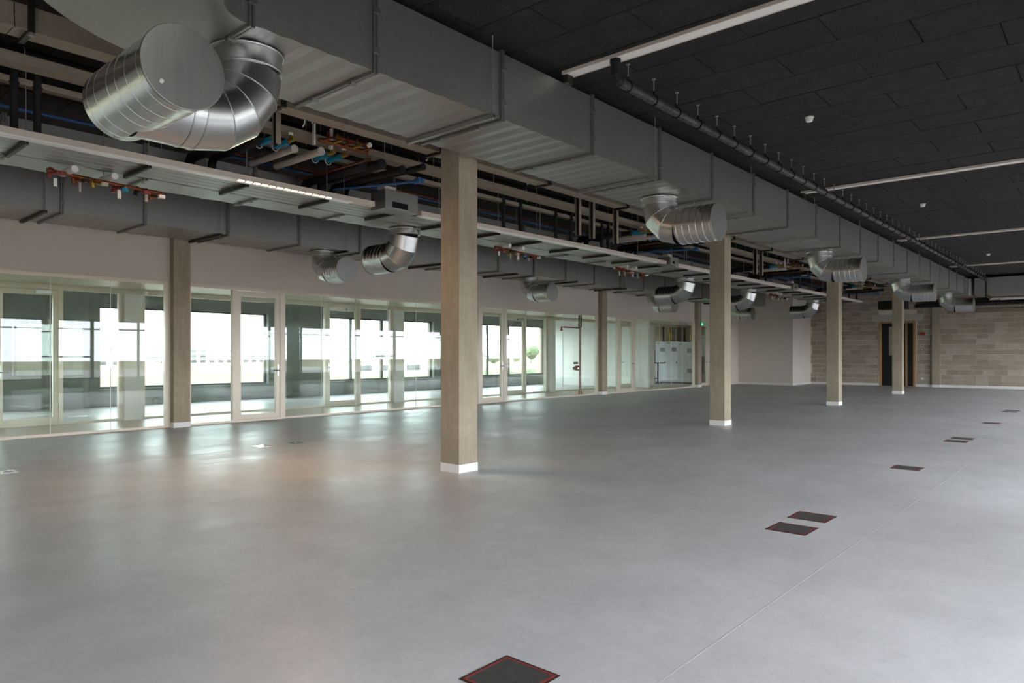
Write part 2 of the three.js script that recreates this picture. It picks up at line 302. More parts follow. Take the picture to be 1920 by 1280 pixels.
// ---------------------------------------------------------------- glazed partitions (structure): bays of panes, posts and doors
let doorNo = 0, trimNo = 0;
function glazedDoor(x, a, b, top, hingeFar, handle = true, closer = true) {
  const g = structureGroup('door_' + (++doorNo), [x, 0, a]);
  const s = 0.09, y0 = 0.05, t = 0.035;
  part(g, 'door_frame', [box(x - t, x + t, y0, top - 0.01, a, a + s), box(x - t, x + t, y0, top - 0.01, b - s, b), box(x - t, x + t, y0, y0 + 0.1, a + s, b - s), box(x - t, x + t, top - 0.11, top - 0.01, a + s, b - s)], M.frame);
  part(g, 'pane', box(x - 0.005, x + 0.005, y0 + 0.1, top - 0.11, a + s, b - s), M.glass);
  const hd = hingeFar ? a + 0.045 : b - 0.045, sg = hingeFar ? 1 : -1;
  if (handle) {
    const h = part(g, 'handle_plate', box(x + t, x + t + 0.008, 0.93, 1.17, hd - 0.018, hd + 0.018), M.steel);
    part(h, 'door_handle', [bar([x + t, 1.05, hd], [x + t + 0.055, 1.05, hd], 0.01), bar([x + t + 0.05, 1.05, hd], [x + t + 0.05, 1.05, hd + sg * 0.13], 0.01)], M.darkSteel);
  }
  if (closer) part(g, 'door_closer', box(x + t, x + t + 0.05, top - 0.09, top - 0.03, (hingeFar ? b - 0.4 : a + 0.12), (hingeFar ? b - 0.12 : a + 0.4)), M.steel);
  for (const y of [0.35, 1.4, top - 0.35]) part(g, 'hinge', bar([x + t + 0.008, y - 0.06, hingeFar ? b + 0.005 : a - 0.005], [x + t + 0.008, y + 0.06, hingeFar ? b + 0.005 : a - 0.005], 0.011), M.steel);
  return g;
}
function post(x, a, b, top, w = 0.05) { const m = structure('trim_' + (++trimNo), [box(x - w, x + w, 0.04, top, a, b)], M.frame); return m; }
function paneRow(x, joints, y0, y1) { // frameless panes butted together with thin open joints
  const g = structureGroup('window_' + (++winNo), [x, y0, joints[0]]);
  for (let i = 0; i + 1 < joints.length; i++) part(g, 'pane', box(x - 0.006, x + 0.006, y0, y1, joints[i] + 0.004, joints[i + 1] - 0.004), M.glass);
  for (let i = 1; i + 1 < joints.length; i++) part(g, 'joint_strip', box(x - 0.007, x + 0.007, y0, y1, joints[i] - 0.004, joints[i] + 0.004), std({ roughness: 0.4, color: 0xe8ece2 }));
  return g;
}
const HT = 2.76; // head
structure('trim_head', [box(XG - 0.06, XG + 0.045, HT - 0.055, HT + 0.012, DN, 31.8)], M.frame);
structure('trim_sill', [box(XG - 0.05, XG + 0.04, 0, 0.045, DN, 27.4)], M.frame);
structure('trim_rear_head', [box(XB - 0.05, XB + 0.05, 2.66, 2.76, DN, 31.2)], M.frame);
structure('trim_rear_sill', [box(XB - 0.05, XB + 0.05, 0, 0.05, DN, 27.2)], M.frame);
for (let k = -2; k < 4; k++) {
  const c0 = COL(k) + CW, c1 = COL(k + 1); // clear bay between two columns
  const a = c0 + 0.02, b = c1 - 0.02;
  if (k >= -1) {
    post(XG, a - 0.02, a + 0.06, HT - 0.055); post(XG, b - 0.07, b + 0.02, HT - 0.055);
    const p1 = COL(k) + 1.24, p2 = COL(k) + 2.32;
    post(XG, p1, p1 + 0.09, HT - 0.055); post(XG, p2 - 0.02, p2 + 0.1, HT - 0.055);
    paneRow(XG, [a + 0.06, p1], 0.045, HT - 0.055);
    glazedDoor(XG, p1 + 0.09, p2 - 0.02, HT - 0.06, false, true, false);
    const s0 = p2 + 0.1, s1 = b - 0.07, js = []; for (let i = 0; i <= 5; i++) js.push(s0 + (s1 - s0) * i / 5);
    paneRow(XG, js, 0.045, HT - 0.055);
  }
  // rear partition: pier at the column line, a long pane, a door, a pane
  const q = COL(k) - 0.05;
  if (k < 3 || k === 3) {
    const dd = COL(k) + 4.9 - 0.1 * Math.max(0, k);
    structure('trim_' + (++trimNo), [box(XB - 0.14, XB + 0.14, 0, 2.66, q, q + 0.36)], M.white);
    if (dd + 1.2 < 25 || k === -2) {
      post(XB, q + 0.36, q + 0.44, 2.66); post(XB, dd, dd + 0.07, 2.66); post(XB, dd + 1.07, dd + 1.15, 2.66); post(XB, COL(k + 1) - 0.13, COL(k + 1) - 0.05, 2.66);
      paneRow(XB, [q + 0.44, dd], 0.05, 2.66);
      glazedDoor(XB, dd + 0.07, dd + 1.07, 2.66, true, true, true);
      paneRow(XB, [dd + 1.15, COL(k + 1) - 0.13], 0.05, 2.66);
    } else if (k === 2) { // last rear bay: mostly in front of the white cross wall
      for (const z of [24.9, 26.05]) post(XB, z, z + 0.09, 2.66);
      post(XB, 27.2, 27.34, 2.66);
      paneRow(XB, [q + 0.36, 24.9], 0.05, 2.66); glazedDoor(XB, 25.0, 26.05, 2.66, true, true, false); paneRow(XB, [26.14, 27.2], 0.05, 2.66);
    }
  }
}
{ // last front bay: framed double door under the exit sign, solid wall beside it
  post(XG, 27.66, 27.74, HT - 0.055);
  glazedDoor(XG, 27.74, 28.5, HT - 0.06, false, true, false);
  post(XG, 28.5, 28.58, HT - 0.055);
  glazedDoor(XG, 28.58, 29.4, HT - 0.06, true, true, false);
  post(XG, 29.4, 29.48, HT - 0.055);
  structure('wall_left_far', [box(XG - 0.2, XG + 0.03, 0, HT, 29.48, 31.8)], M.whiteWall);
  structure('wall_corridor_end', [box(-20.4, XG - 0.2, 0, 3.3, 31.2, 31.4)], M.block[1]);
}

// ---------------------------------------------------------------- columns
const ordinal = ['nearest', 'second', 'third', 'fourth', 'fifth', 'sixth', 'seventh', 'eighth'];
function column(x1, d0, y1, label, group, half) {
  const t = thing('concrete_column', label, 'column', [x1 - CW / 2, 0, d0 + CW / 2], group);
  const d1 = half ? DF + 0.01 : d0 + CW;
  part(t, 'shaft', box(x1 - CW, x1, 0.1, y1, d0, d1, 0.008), M.column);
  part(t, 'plinth', box(x1 - CW - 0.004, x1 + 0.004, 0, 0.1, d0 - 0.004, half ? d1 : d1 + 0.004, 0.003), M.plinth);
  return t;
}
for (let k = 0; k < 4; k++) column(-5.84, COL(k), H.ceil + 0.004, ordinal[k] + ' of the four free-standing square concrete columns beside the large duct', 'free-standing concrete columns');
column(-5.84, DF - 0.13, H.ceil + 0.004, 'shallow concrete column built against the far blockwork wall right of the door', undefined, true);
for (let k = 0; k < 4; k++) column(-13.5, COL(k), H.ceil + 0.004, ordinal[k] + ' of the square concrete columns standing against the glazed partition', 'concrete columns along the glazed partition');

// ---------------------------------------------------------------- rectangular ducts
function ribbed(x0, x1, y0, y1, d0, d1, n) { // closed sheet-metal section whose underside is cross-folded
  const s = new THREE.Shape(); s.moveTo(d0, y1); s.lineTo(d0, y0); const p = (d1 - d0) / n;
  for (let i = 0; i < n; i++) { const a = d0 + i * p; s.lineTo(a + p * 0.5, y0 + 0.009); s.lineTo(a + p, y0); }
  s.lineTo(d1, y1); s.lineTo(d0, y1);
  const g = new THREE.ExtrudeGeometry(s, { depth: x1 - x0, bevelEnabled: false, curveSegments: 1 });
  g.rotateY(Math.PI / 2); g.translate(x0, 0, 0); return metreUV(plain(g));
}
function flange(x0, x1, y0, y1, d, out = 0.03) { // two folded rails back to back with clips
  const gs = [];
  for (const [a, b] of [[d - 0.022, d - 0.003], [d + 0.003, d + 0.022]]) gs.push(box(x0 - out, x1 + out, y0 - out, y0, a, b), box(x0 - out, x1 + out, y1, y1 + out, a, b), box(x0 - out, x0, y0, y1, a, b), box(x1, x1 + out, y0, y1, a, b));
  for (const f of [0.25, 0.75]) { gs.push(box(x1 + out - 0.012, x1 + out + 0.014, y0 + (y1 - y0) * f - 0.02, y0 + (y1 - y0) * f + 0.02, d - 0.03, d + 0.03)); gs.push(box(x0 + (x1 - x0) * f - 0.02, x0 + (x1 - x0) * f + 0.02, y0 - out - 0.014, y0 - out + 0.012, d - 0.03, d + 0.03)); }
  return gs;
}
function bend(cx, d, ri, ro, y0, y1, dir) { // quarter turn in plan towards +x; dir -1 turns at the near end, +1 at the far end
  const s = new THREE.Shape(), n = 14;
  for (let i = 0; i <= n; i++) { const a = Math.PI - i / n * Math.PI / 2; const x = cx + ro * Math.cos(a), q = dir * ro * Math.sin(a); i ? s.lineTo(x, q) : s.moveTo(x, q); }
  for (let i = n; i >= 0; i--) { const a = Math.PI - i / n * Math.PI / 2; s.lineTo(cx + ri * Math.cos(a), dir * ri * Math.sin(a)); }
  const g = new THREE.ExtrudeGeometry(s, { depth: y1 - y0, bevelEnabled: false });
  g.rotateX(-Math.PI / 2); g.translate(0, y0, -d); return metreUV(plain(g)); // shape y becomes D
}
{ // large duct
  const x0 = -5.574, x1 = -4.46, y0 = H.duct, y1 = H.ductTop;
  const t = thing('ventilation_duct', 'large rectangular galvanised duct running the length of the hall under the black ceiling', 'duct', [-5.0, y0, 16]);
  const F = [2.405]; for (let k = 0; k < 19; k++) F.push(3.445 + 1.499 * k); F.push(31.3);
  const unit = ribbed(x0, x1, y0, y1, 0, 1.493, 7); const off = offsetOf(t); unit.translate(-off.x, -off.y, 0);
  for (let i = 0; i + 1 < F.length; i++) {
    const L = F[i + 1] - F[i];
    if (Math.abs(L - 1.499) < 0.01) { const m = new THREE.Mesh(unit, M.galvanised); m.name = 'duct_section'; m.position.z = -(F[i] + 0.003) - off.z; t.add(m); }
    else part(t, 'duct_section', ribbed(x0, x1, y0, y1, F[i] + 0.003, F[i + 1] - 0.003, Math.round(L / 0.21)), M.galvanised);
  }
  const fg = mergeGeometries(flange(x0, x1, y0, y1, 0, 0.022).map(plain)); fg.translate(-off.x, -off.y, 0);
  for (const d of F) { const m = new THREE.Mesh(fg, M.flange); m.name = 'flange'; m.position.z = -d - off.z; t.add(m); }
  const ri = 0.3, cx = x1 + ri, ro = ri + (x1 - x0);
  part(t, 'duct_bend', bend(cx, 2.402, ri, ro, y0, y1, -1), M.galvanised);
  part(t, 'duct_section', box(cx, XR - 0.02, y0, y1, 2.402 - ro, 2.402 - ri), M.galvanised);
  part(t, 'duct_bend', bend(cx - 0.2, 31.3, ri - 0.2, ro - 0.2, y0, y1, 1), M.galvanised);
  part(t, 'duct_section', box(-4.26, XR - 0.02, y0, y1, 31.4, 31.3 + ro - 0.2), M.galvanised);
  part(t, 'flange', [box(-3.92, -3.87, y0 - 0.09, y1 + 0.03, 31.34, 31.4), box(-3.92, -3.87, y0 - 0.09, y0, 31.4, 32.5)], M.darkSteel);
  // trapeze hangers under it
  const h = thing('duct_hanger', 'galvanised strut on two threaded rods carrying the large duct', 'hanger', [(x0 + x1) / 2, y0 - 0.045, 4.78], 'trapeze hangers of the large duct');
  part(h, 'strut', [box(x0 - 0.06, x1 + 0.06, y0 - 0.042, y0 - 0.001, 4.76, 4.768), box(x0 - 0.06, x1 + 0.06, y0 - 0.042, y0 - 0.034, 4.768, 4.792), box(x0 - 0.06, x1 + 0.06, y0 - 0.042, y0 - 0.001, 4.792, 4.8)], M.galvanised);
  for (const x of [x0 - 0.035, x1 + 0.035]) { const r = part(h, 'threaded_rod', bar([x, y0 - 0.06, 4.78], [x, H.ceil - 0.001, 4.78], 0.006, 8), M.rod); part(r, 'nut', [bar([x, y0 - 0.056, 4.78], [x, y0 - 0.043, 4.78], 0.013, 6)], M.rod); }
  for (let k = 1; k < 9; k++) copy(h, (x0 + x1) / 2, y0 - 0.045, 4.78 + 3.0 * k);
}
{ // second duct, over the glazed partition
  const x0 = -13.45, x1 = -12.27, y0 = EYE + 2.17, y1 = y0 + 0.63;
  const t = thing('ventilation_duct', 'rectangular galvanised duct running close to the white wall over the glazed partition', 'duct', [-12.86, y0, 14]);
  const F = [-0.8, 0.65, 2.1, 3.53, 4.74, 6.17, 7.63]; while (F[F.length - 1] < 28.5) F.push(F[F.length - 1] + 1.46); F.push(31.5);
  for (let i = 0; i + 1 < F.length; i++) part(t, 'duct_section', ribbed(x0, x1, y0, y1, F[i] + 0.003, F[i + 1] - 0.003, 6), M.galvanised);
  const off = offsetOf(t), fg = mergeGeometries(flange(x0 + 0.031, x1, y0, y1, 0).map(plain)); fg.translate(-off.x, -off.y, 0);
  for (const d of F.slice(1, -1)) { const m = new THREE.Mesh(fg, M.flange); m.name = 'flange'; m.position.z = -d - off.z; t.add(m); }
  const h = thing('duct_hanger', 'galvanised strut on two threaded rods carrying the duct over the glazed partition', 'hanger', [(x0 + x1) / 2, y0 - 0.045, 3.3], 'trapeze hangers of the duct over the partition');
  part(h, 'strut', box(x0 - 0.02, x1 + 0.06, y0 - 0.042, y0 - 0.001, 3.275, 3.325), M.darkSteel);
  for (const x of [x1 + 0.035]) part(h, 'threaded_rod', bar([x, y0 - 0.06, 3.3], [x, H.ceil - 0.001, 3.3], 0.006, 8), M.rod);
  part(h, 'threaded_rod', bar([x0 - 0.014, y0 - 0.04, 3.3], [x0 - 0.014, H.ceil - 0.001, 3.3], 0.0035, 6), M.rod);
  for (let k = 1; k < 10; k++) copy(h, (x0 + x1) / 2, y0 - 0.045, 3.3 + 2.72 * k);
}
{ // flat duct between them, and the wide tray beside it
  const x0 = -9.3, x1 = -8.76, y0 = EYE + 2.085, y1 = y0 + 0.4;
  const t = thing('flat_duct', 'flat galvanised duct hung in the middle of the hall behind the wide trunking', 'duct', [-9.03, y0, 14]);
  const F = []; for (let d = -2.19; d < 31; d += 1.395) F.push(d);
  for (let i = 0; i + 1 < F.length; i++) part(t, 'duct_section', ribbed(x0, x1, y0, y1, F[i] + 0.003, F[i + 1] - 0.003, 3), M.galvanised);
  const off = offsetOf(t), fg = mergeGeometries(flange(x0, x1, y0, y1, 0, 0.022).map(plain)); fg.translate(-off.x, -off.y, 0);
  for (const d of F) { const m = new THREE.Mesh(fg, M.flange); m.name = 'flange'; m.position.z = -d - off.z; t.add(m); }
  const u0 = -8.66, u1 = -8.05, v0 = EYE + 2.075;
  const w = thing('cable_trunking', 'wide flat galvanised cable trunking hung directly behind the linear luminaires', 'cable trunking', [-8.36, v0, 14]);
  for (let d = -1.5; d < 31; d += 2.9) part(w, 'trunking_section', [box(u0, u1, v0, v0 + 0.004, d + 0.003, d + 2.897), box(u0, u0 + 0.004, v0 + 0.004, v0 + 0.1, d + 0.003, d + 2.897), box(u1 - 0.004, u1, v0 + 0.004, v0 + 0.09, d + 0.003, d + 2.897), ...[0.25, 0.5, 0.75].map((f) => box(u0 + (u1 - u0) * f - 0.012, u0 + (u1 - u0) * f + 0.012, v0 - 0.004, v0, d + 0.003, d + 2.897))], M.galvanised);
  const h = thing('trunking_hanger', 'short strut on a threaded rod carrying the wide flat trunking', 'hanger', [-8.36, v0 - 0.05, 2.0], 'struts under the wide trunking');
  part(h, 'strut', [box(u0 - 0.02, u1 + 0.07, v0 - 0.048, v0 - 0.004, 1.982, 1.988), box(u0 - 0.02, u1 + 0.07, v0 - 0.048, v0 - 0.042, 1.988, 2.012), box(u0 - 0.02, u1 + 0.07, v0 - 0.048, v0 - 0.004, 2.012, 2.018)], M.darkSteel);
  part(h, 'threaded_rod', bar([u1 + 0.04, v0 - 0.06, 2.0], [u1 + 0.04, H.ceil - 0.001, 2.0], 0.005, 8), M.rod);
  for (let k = 1; k < 25; k++) copy(h, -8.36, v0 - 0.05, 2.0 + 1.133 * k);
}

// ---------------------------------------------------------------- round outlets hung under the ducts
function arc(c, a, b, r, n) { // points of a quarter circle from direction a to direction b round c
  const out = []; for (let i = 0; i <= n; i++) { const t = i / n * Math.PI / 2; out.push([0, 1, 2].map((q) => c[q] - b[q] * r * Math.cos(t) + a[q] * r * Math.sin(t))); } return out;
}
const R = 0.25;
function outletParts(t, x, d, y, dir, len = 0.55) { // spigot down from a duct at y, mitred elbow, pipe along dir (+1 / -1 in x), cap
  const rim = y - 0.1, r = 0.345;
  part(t, 'spigot', [bar([x, y - 0.002, d], [x, rim, d], R + 0.004, 40), hoop([x, rim, d], [0, 1, 0], R + 0.006, 0.008), hoop([x, y - 0.01, d], [0, 1, 0], R + 0.012, 0.01)], M.spiro);
  const pts = arc([x + dir * r, rim, d], [0, -1, 0], [dir, 0, 0], r, 3);
  part(t, 'elbow', [mitrePipe(pts, R), ...pts.slice(1, -1).map((p, i) => { const a = (i + 1) / 3 * Math.PI / 2; return hoop(p, [dir * Math.sin(a), -Math.cos(a), 0], R + 0.002, 0.005); })], M.spiro);
  const yc = rim - r, xa = x + dir * r, xb = xa + dir * len;
  const rings = []; for (let i = 0; i <= 5; i++) rings.push(hoop([xa + dir * len * (0.04 + i * 0.18), yc, d], [1, 0, i % 2 ? 0.04 : 0.05], R + 0.001, 0.005));
  const p = part(t, 'outlet_pipe', [mitrePipe([[xa, yc, d], [xb, yc, d]], R), ...rings], M.spiro);
  part(t, 'end_cap', [bar([xb - dir * 0.01, yc, d], [xb + dir * 0.006, yc, d], R + 0.004, 40), hoop([xb, yc, d], [1, 0, 0], R + 0.004, 0.006)], M.galvanised);
  return p;
}
function outlet(x, d, y, dir, label, group, len) { const t = thing('air_outlet', label, 'air outlet', [x, y, d], group); outletParts(t, x, d, y, dir, len); return t; }
const big = outlet(-5.02, 8.95, H.duct, 1, 'second capped round air outlet under the large duct, left of the second column', 'air outlets of the large duct');
['third capped round air outlet under the large duct, left of the third column', 'fourth capped round air outlet under the large duct, above the fourth column', 'farthest capped round air outlet under the large duct, near the blockwork wall'].forEach((l, i) => copy(big, -5.02, H.duct, [15.95, 23.3, 30.3][i], l));
const mid = outlet(-9.03, depthAt(759, -9.03), EYE + 2.085, -1, 'nearest round air outlet under the flat duct, just left of the nearest column', 'air outlets of the flat duct', 0.5);
['second round air outlet under the flat duct, left of the second column', 'third round air outlet under the flat duct, just right of the second column', 'farthest round air outlet under the flat duct, in front of the blockwork'].forEach((l, i) => copy(mid, -9.03, EYE + 2.085, depthAt([1287, 1404, 1525][i], -9.03), l));
const low = outlet(-12.75, 8.5, EYE + 2.17, 1, 'nearest capped round air outlet under the duct over the glazed partition', 'air outlets of the duct over the partition', 0.5);
['second capped round air outlet under the duct over the partition, before a red pipe', 'third capped round air outlet under the duct over the partition', 'farthest capped round air outlet under the duct over the partition, by the white wall'].forEach((l, i) => copy(low, -12.75, EYE + 2.17, [15.3, 22.3, 29.2][i], l));
{ // the nearest outlet: its elbow first turns back along the duct, then meets a cross pipe
  const x = -4.92, d = 2.62, y = H.duct, yc = EYE + 1.69, dc = 1.83;
  const t = thing('air_outlet', 'nearest and largest looking capped round air outlet under the large duct at the upper left', 'air outlet', [x, y, d], 'air outlets of the large duct');
  const r = 0.4, rim = yc + r;
  part(t, 'spigot', [bar([x, y - 0.002, d], [x, rim, d], R + 0.004, 48), hoop([x, rim + 0.01, d], [0, 1, 0], R + 0.006, 0.007, 48), hoop([x, y - 0.01, d], [0, 1, 0], R + 0.012, 0.01, 48)], M.spiro);
  const pts = arc([x, rim, d - r], [0, -1, 0], [0, 0, -1], r, 4); pts.push([x, yc, dc]);
  part(t, 'elbow', [mitrePipe(pts, R, 48), ...pts.slice(1, -1).map((p, i) => { const a = (i + 1) / 4 * Math.PI / 2; return hoop(p, [0, -Math.cos(a), -Math.sin(a)], R + 0.002, 0.004, 48); }), hoop([x, yc, d - r - 0.09], [0, 0, 1], R + 0.002, 0.004, 48)], M.spiro);
  const xa = -5.12, xb = -4.17, rings = []; for (const f of [0.06, 0.2, 0.42, 0.56, 0.72, 0.9]) rings.push(hoop([xa + (xb - xa) * f, yc, dc], [1, 0, 0.04], R - 0.012, 0.0028, 48));
  part(t, 'outlet_pipe', [mitrePipe([[xa, yc, dc], [xb, yc, dc]], R - 0.012, 64), ...rings, bar([xa, yc, dc], [xa - 0.006, yc, dc], R - 0.012, 48)], M.spiro);
  const cap = part(t, 'end_cap', [bar([xb - 0.02, yc, dc], [xb + 0.006, yc, dc], R - 0.008, 64), hoop([xb, yc, dc], [1, 0, 0], R - 0.008, 0.006, 64)], M.galvanised);
  part(cap, 'screw_button', bar([xb + 0.006, yc - 0.12, dc - 0.13], [xb + 0.012, yc - 0.12, dc - 0.13], 0.012, 16), M.plastic);
}

// ---------------------------------------------------------------- drain pipe with its rods, strip lights, detectors
{
  const x = -3.82, y = EYE + 2.735;
  const t = thing('insulated_pipe', 'dark wrapped pipe hung on many short rods right of the large duct', 'pipe', [x, y, 20]);
  part(t, 'pipe_run', bar([x, y, 6.02], [x, y, 31.0], 0.046, 20), M.foilPipe);
  const pts = arc([x, y + 0.09, 6.02], [0, 0, -1], [0, -1, 0], 0.09, 4).map((p) => p);
  part(t, 'pipe_bend', [mitrePipe([[x, y, 6.03], [x, y + 0.01, 5.97], [x, y + 0.06, 5.93], [x, H.ceil - 0.001, 5.93]], 0.043, 20), bar([x, H.ceil - 0.07, 5.93], [x, H.ceil - 0.001, 5.93], 0.055, 20)], M.rubber);
  const h = thing('pipe_hanger', 'short threaded rod with a black clamp holding the wrapped pipe', 'hanger', [x, y, 6.17], 'pipe hangers in a row under the black ceiling');
  part(h, 'clamp', [hoop([x, y, 6.17], [0, 0, 1], 0.049, 0.011, 24), bar([x, y + 0.045, 6.17], [x, y + 0.1, 6.17], 0.013, 8)], M.black);
  part(h, 'threaded_rod', [bar([x, y + 0.08, 6.17], [x, H.ceil, 6.17], 0.0065, 8), bar([x, H.ceil - 0.008, 6.17], [x, H.ceil - 0.001, 6.17], 0.022, 12)], M.rod);
  for (let k = 1; k < 48; k++) copy(h, x, y, 6.17 + 0.518 * k);
}
const stripY = H.ceil;
for (let k = 0; k < 5; k++) {
  const d = [5.94, 13.13, 20.3, 27.5, -1.3][k]; if (k === 4) continue;
  const t = thing('strip_light', ordinal[k] + ' long white strip light set across the black ceiling', 'ceiling light', [-1.6, stripY, d], 'strip lights in the black ceiling');
  part(t, 'housing', [box(-4.44, 1.3, stripY - 0.035, stripY - 0.0005, d - 0.075, d - 0.065), box(-4.44, 1.3, stripY - 0.035, stripY - 0.0005, d + 0.065, d + 0.075)], M.luminaire);
  part(t, 'diffuser', box(-4.44, 1.3, stripY - 0.03, stripY - 0.0005, d - 0.065, d + 0.065), M.diffuser);
  part(t, 'end_bracket', box(-4.44, -4.385, stripY - 0.12, stripY - 0.035, d - 0.05, d + 0.05), M.darkSteel);
}
[[-2.96, 9.02], [-2.99, 15.7], [-3.02, 24.8]].forEach(([x, d], i) => {
  const t = thing('smoke_detector', ['nearest', 'middle', 'farthest'][i] + ' of three white smoke detectors on the black ceiling', 'smoke detector', [x, H.ceil, d], 'smoke detectors');
  const prof = [[0, -0.024], [0.05, -0.024], [0.055, -0.019], [0.055, -0.001], [0, -0.001]].map(([a, b]) => new THREE.Vector2(a, b));
  part(t, 'base', new THREE.LatheGeometry(prof.map((p) => new THREE.Vector2(p.x, p.y)), 28).translate(x, H.ceil, -d), M.plastic);
  part(t, 'sensor', [bar([x, H.ceil - 0.064, d], [x, H.ceil - 0.024, d], 0.036, 24, 0.044), hoop([x, H.ceil - 0.046, d], [0, 1, 0], 0.041, 0.004, 24)], M.plastic);
});

// ---------------------------------------------------------------- linear luminaires along the flat duct; one stretch is lit
{
  const x = -7.84, y0 = EYE + 2.03, runs = [[-1.9, 6.0], [6.87, 14.17], [14.76, 22.0], [22.6, 29.9]];
  runs.forEach(([a, b], i) => {
    const t = thing('linear_luminaire', ordinal[i] + ' long cream linear luminaire hung beside the flat duct' + (i ? '' : ', with a lit stretch'), 'lamp', [x, y0, (a + b) / 2], 'linear luminaires along the flat duct');
    part(t, 'housing', box(x - 0.06, x + 0.06, y0 + 0.012, y0 + 0.08, a, b, 0.004), M.luminaire);
    part(t, 'diffuser', box(x - 0.045, x + 0.066, y0, y0 + 0.016, a + 0.02, b - 0.35, 0.002), M.diffuser);
    part(t, 'end_cap', box(x - 0.064, x + 0.064, y0 + 0.006, y0 + 0.084, b, b + 0.015, 0.003), M.luminaire);
    const wires = []; for (let d = a + 0.4; d < b; d += 2.35) part(t, 'suspension_wire', bar([x, y0 + 0.08, d], [x, H.ceil - 0.001, d], 0.004, 6), M.rod);
    if (!i) {
      const leds = []; for (let d = 4.04; d < 5.25; d += 0.1) leds.push(box(x + 0.03, x + 0.0675, y0 - 0.002, y0 + 0.011, d, d + 0.075, 0.002));
      part(t, 'led_strip', leds, M.led);
      const l = new THREE.RectAreaLight(0xffd2aa, 22, 0.06, 1.2); l.position.set(x + 0.04, y0 - 0.006, -4.65); l.lookAt(x + 0.04, 0, -4.65 - 0.0001); scene.add(l);
    }
  });
  // grey control boxes in the gaps between the luminaires
  [[6.15, 6.75, 'nearest grey metal control box between two luminaires, left of the nearest column'], [14.25, 14.65, 'second grey metal control box in a gap between luminaires'], [22.1, 22.5, 'third grey metal control box in a gap between luminaires']].forEach(([a, b, l], i) => {
    const t = thing('control_box', l, 'control box', [-8.0, EYE + 2.03, a], 'control boxes between the luminaires'), s = i ? 0.18 : 0.27;
    part(t, 'casing', box(-8.045, -7.72, EYE + 2.03, EYE + 2.03 + s, a, b, 0.006), M.galvanised);
    part(t, 'access_hole', box(-7.722, -7.714, EYE + 2.06, EYE + 2.06 + s * 0.3, a + 0.12, b - 0.2), M.black);
    part(t, 'rod', bar([-7.84, EYE + 2.31, a + 0.3], [-7.84, H.ceil - 0.001, a + 0.2], 0.006, 8), M.rod);
    part(t, 'cream_cover', box(-7.95, -7.8, EYE + 2.03 + s, EYE + 2.1 + s, a + 0.05, a + 0.25), M.luminaire);
  });
}

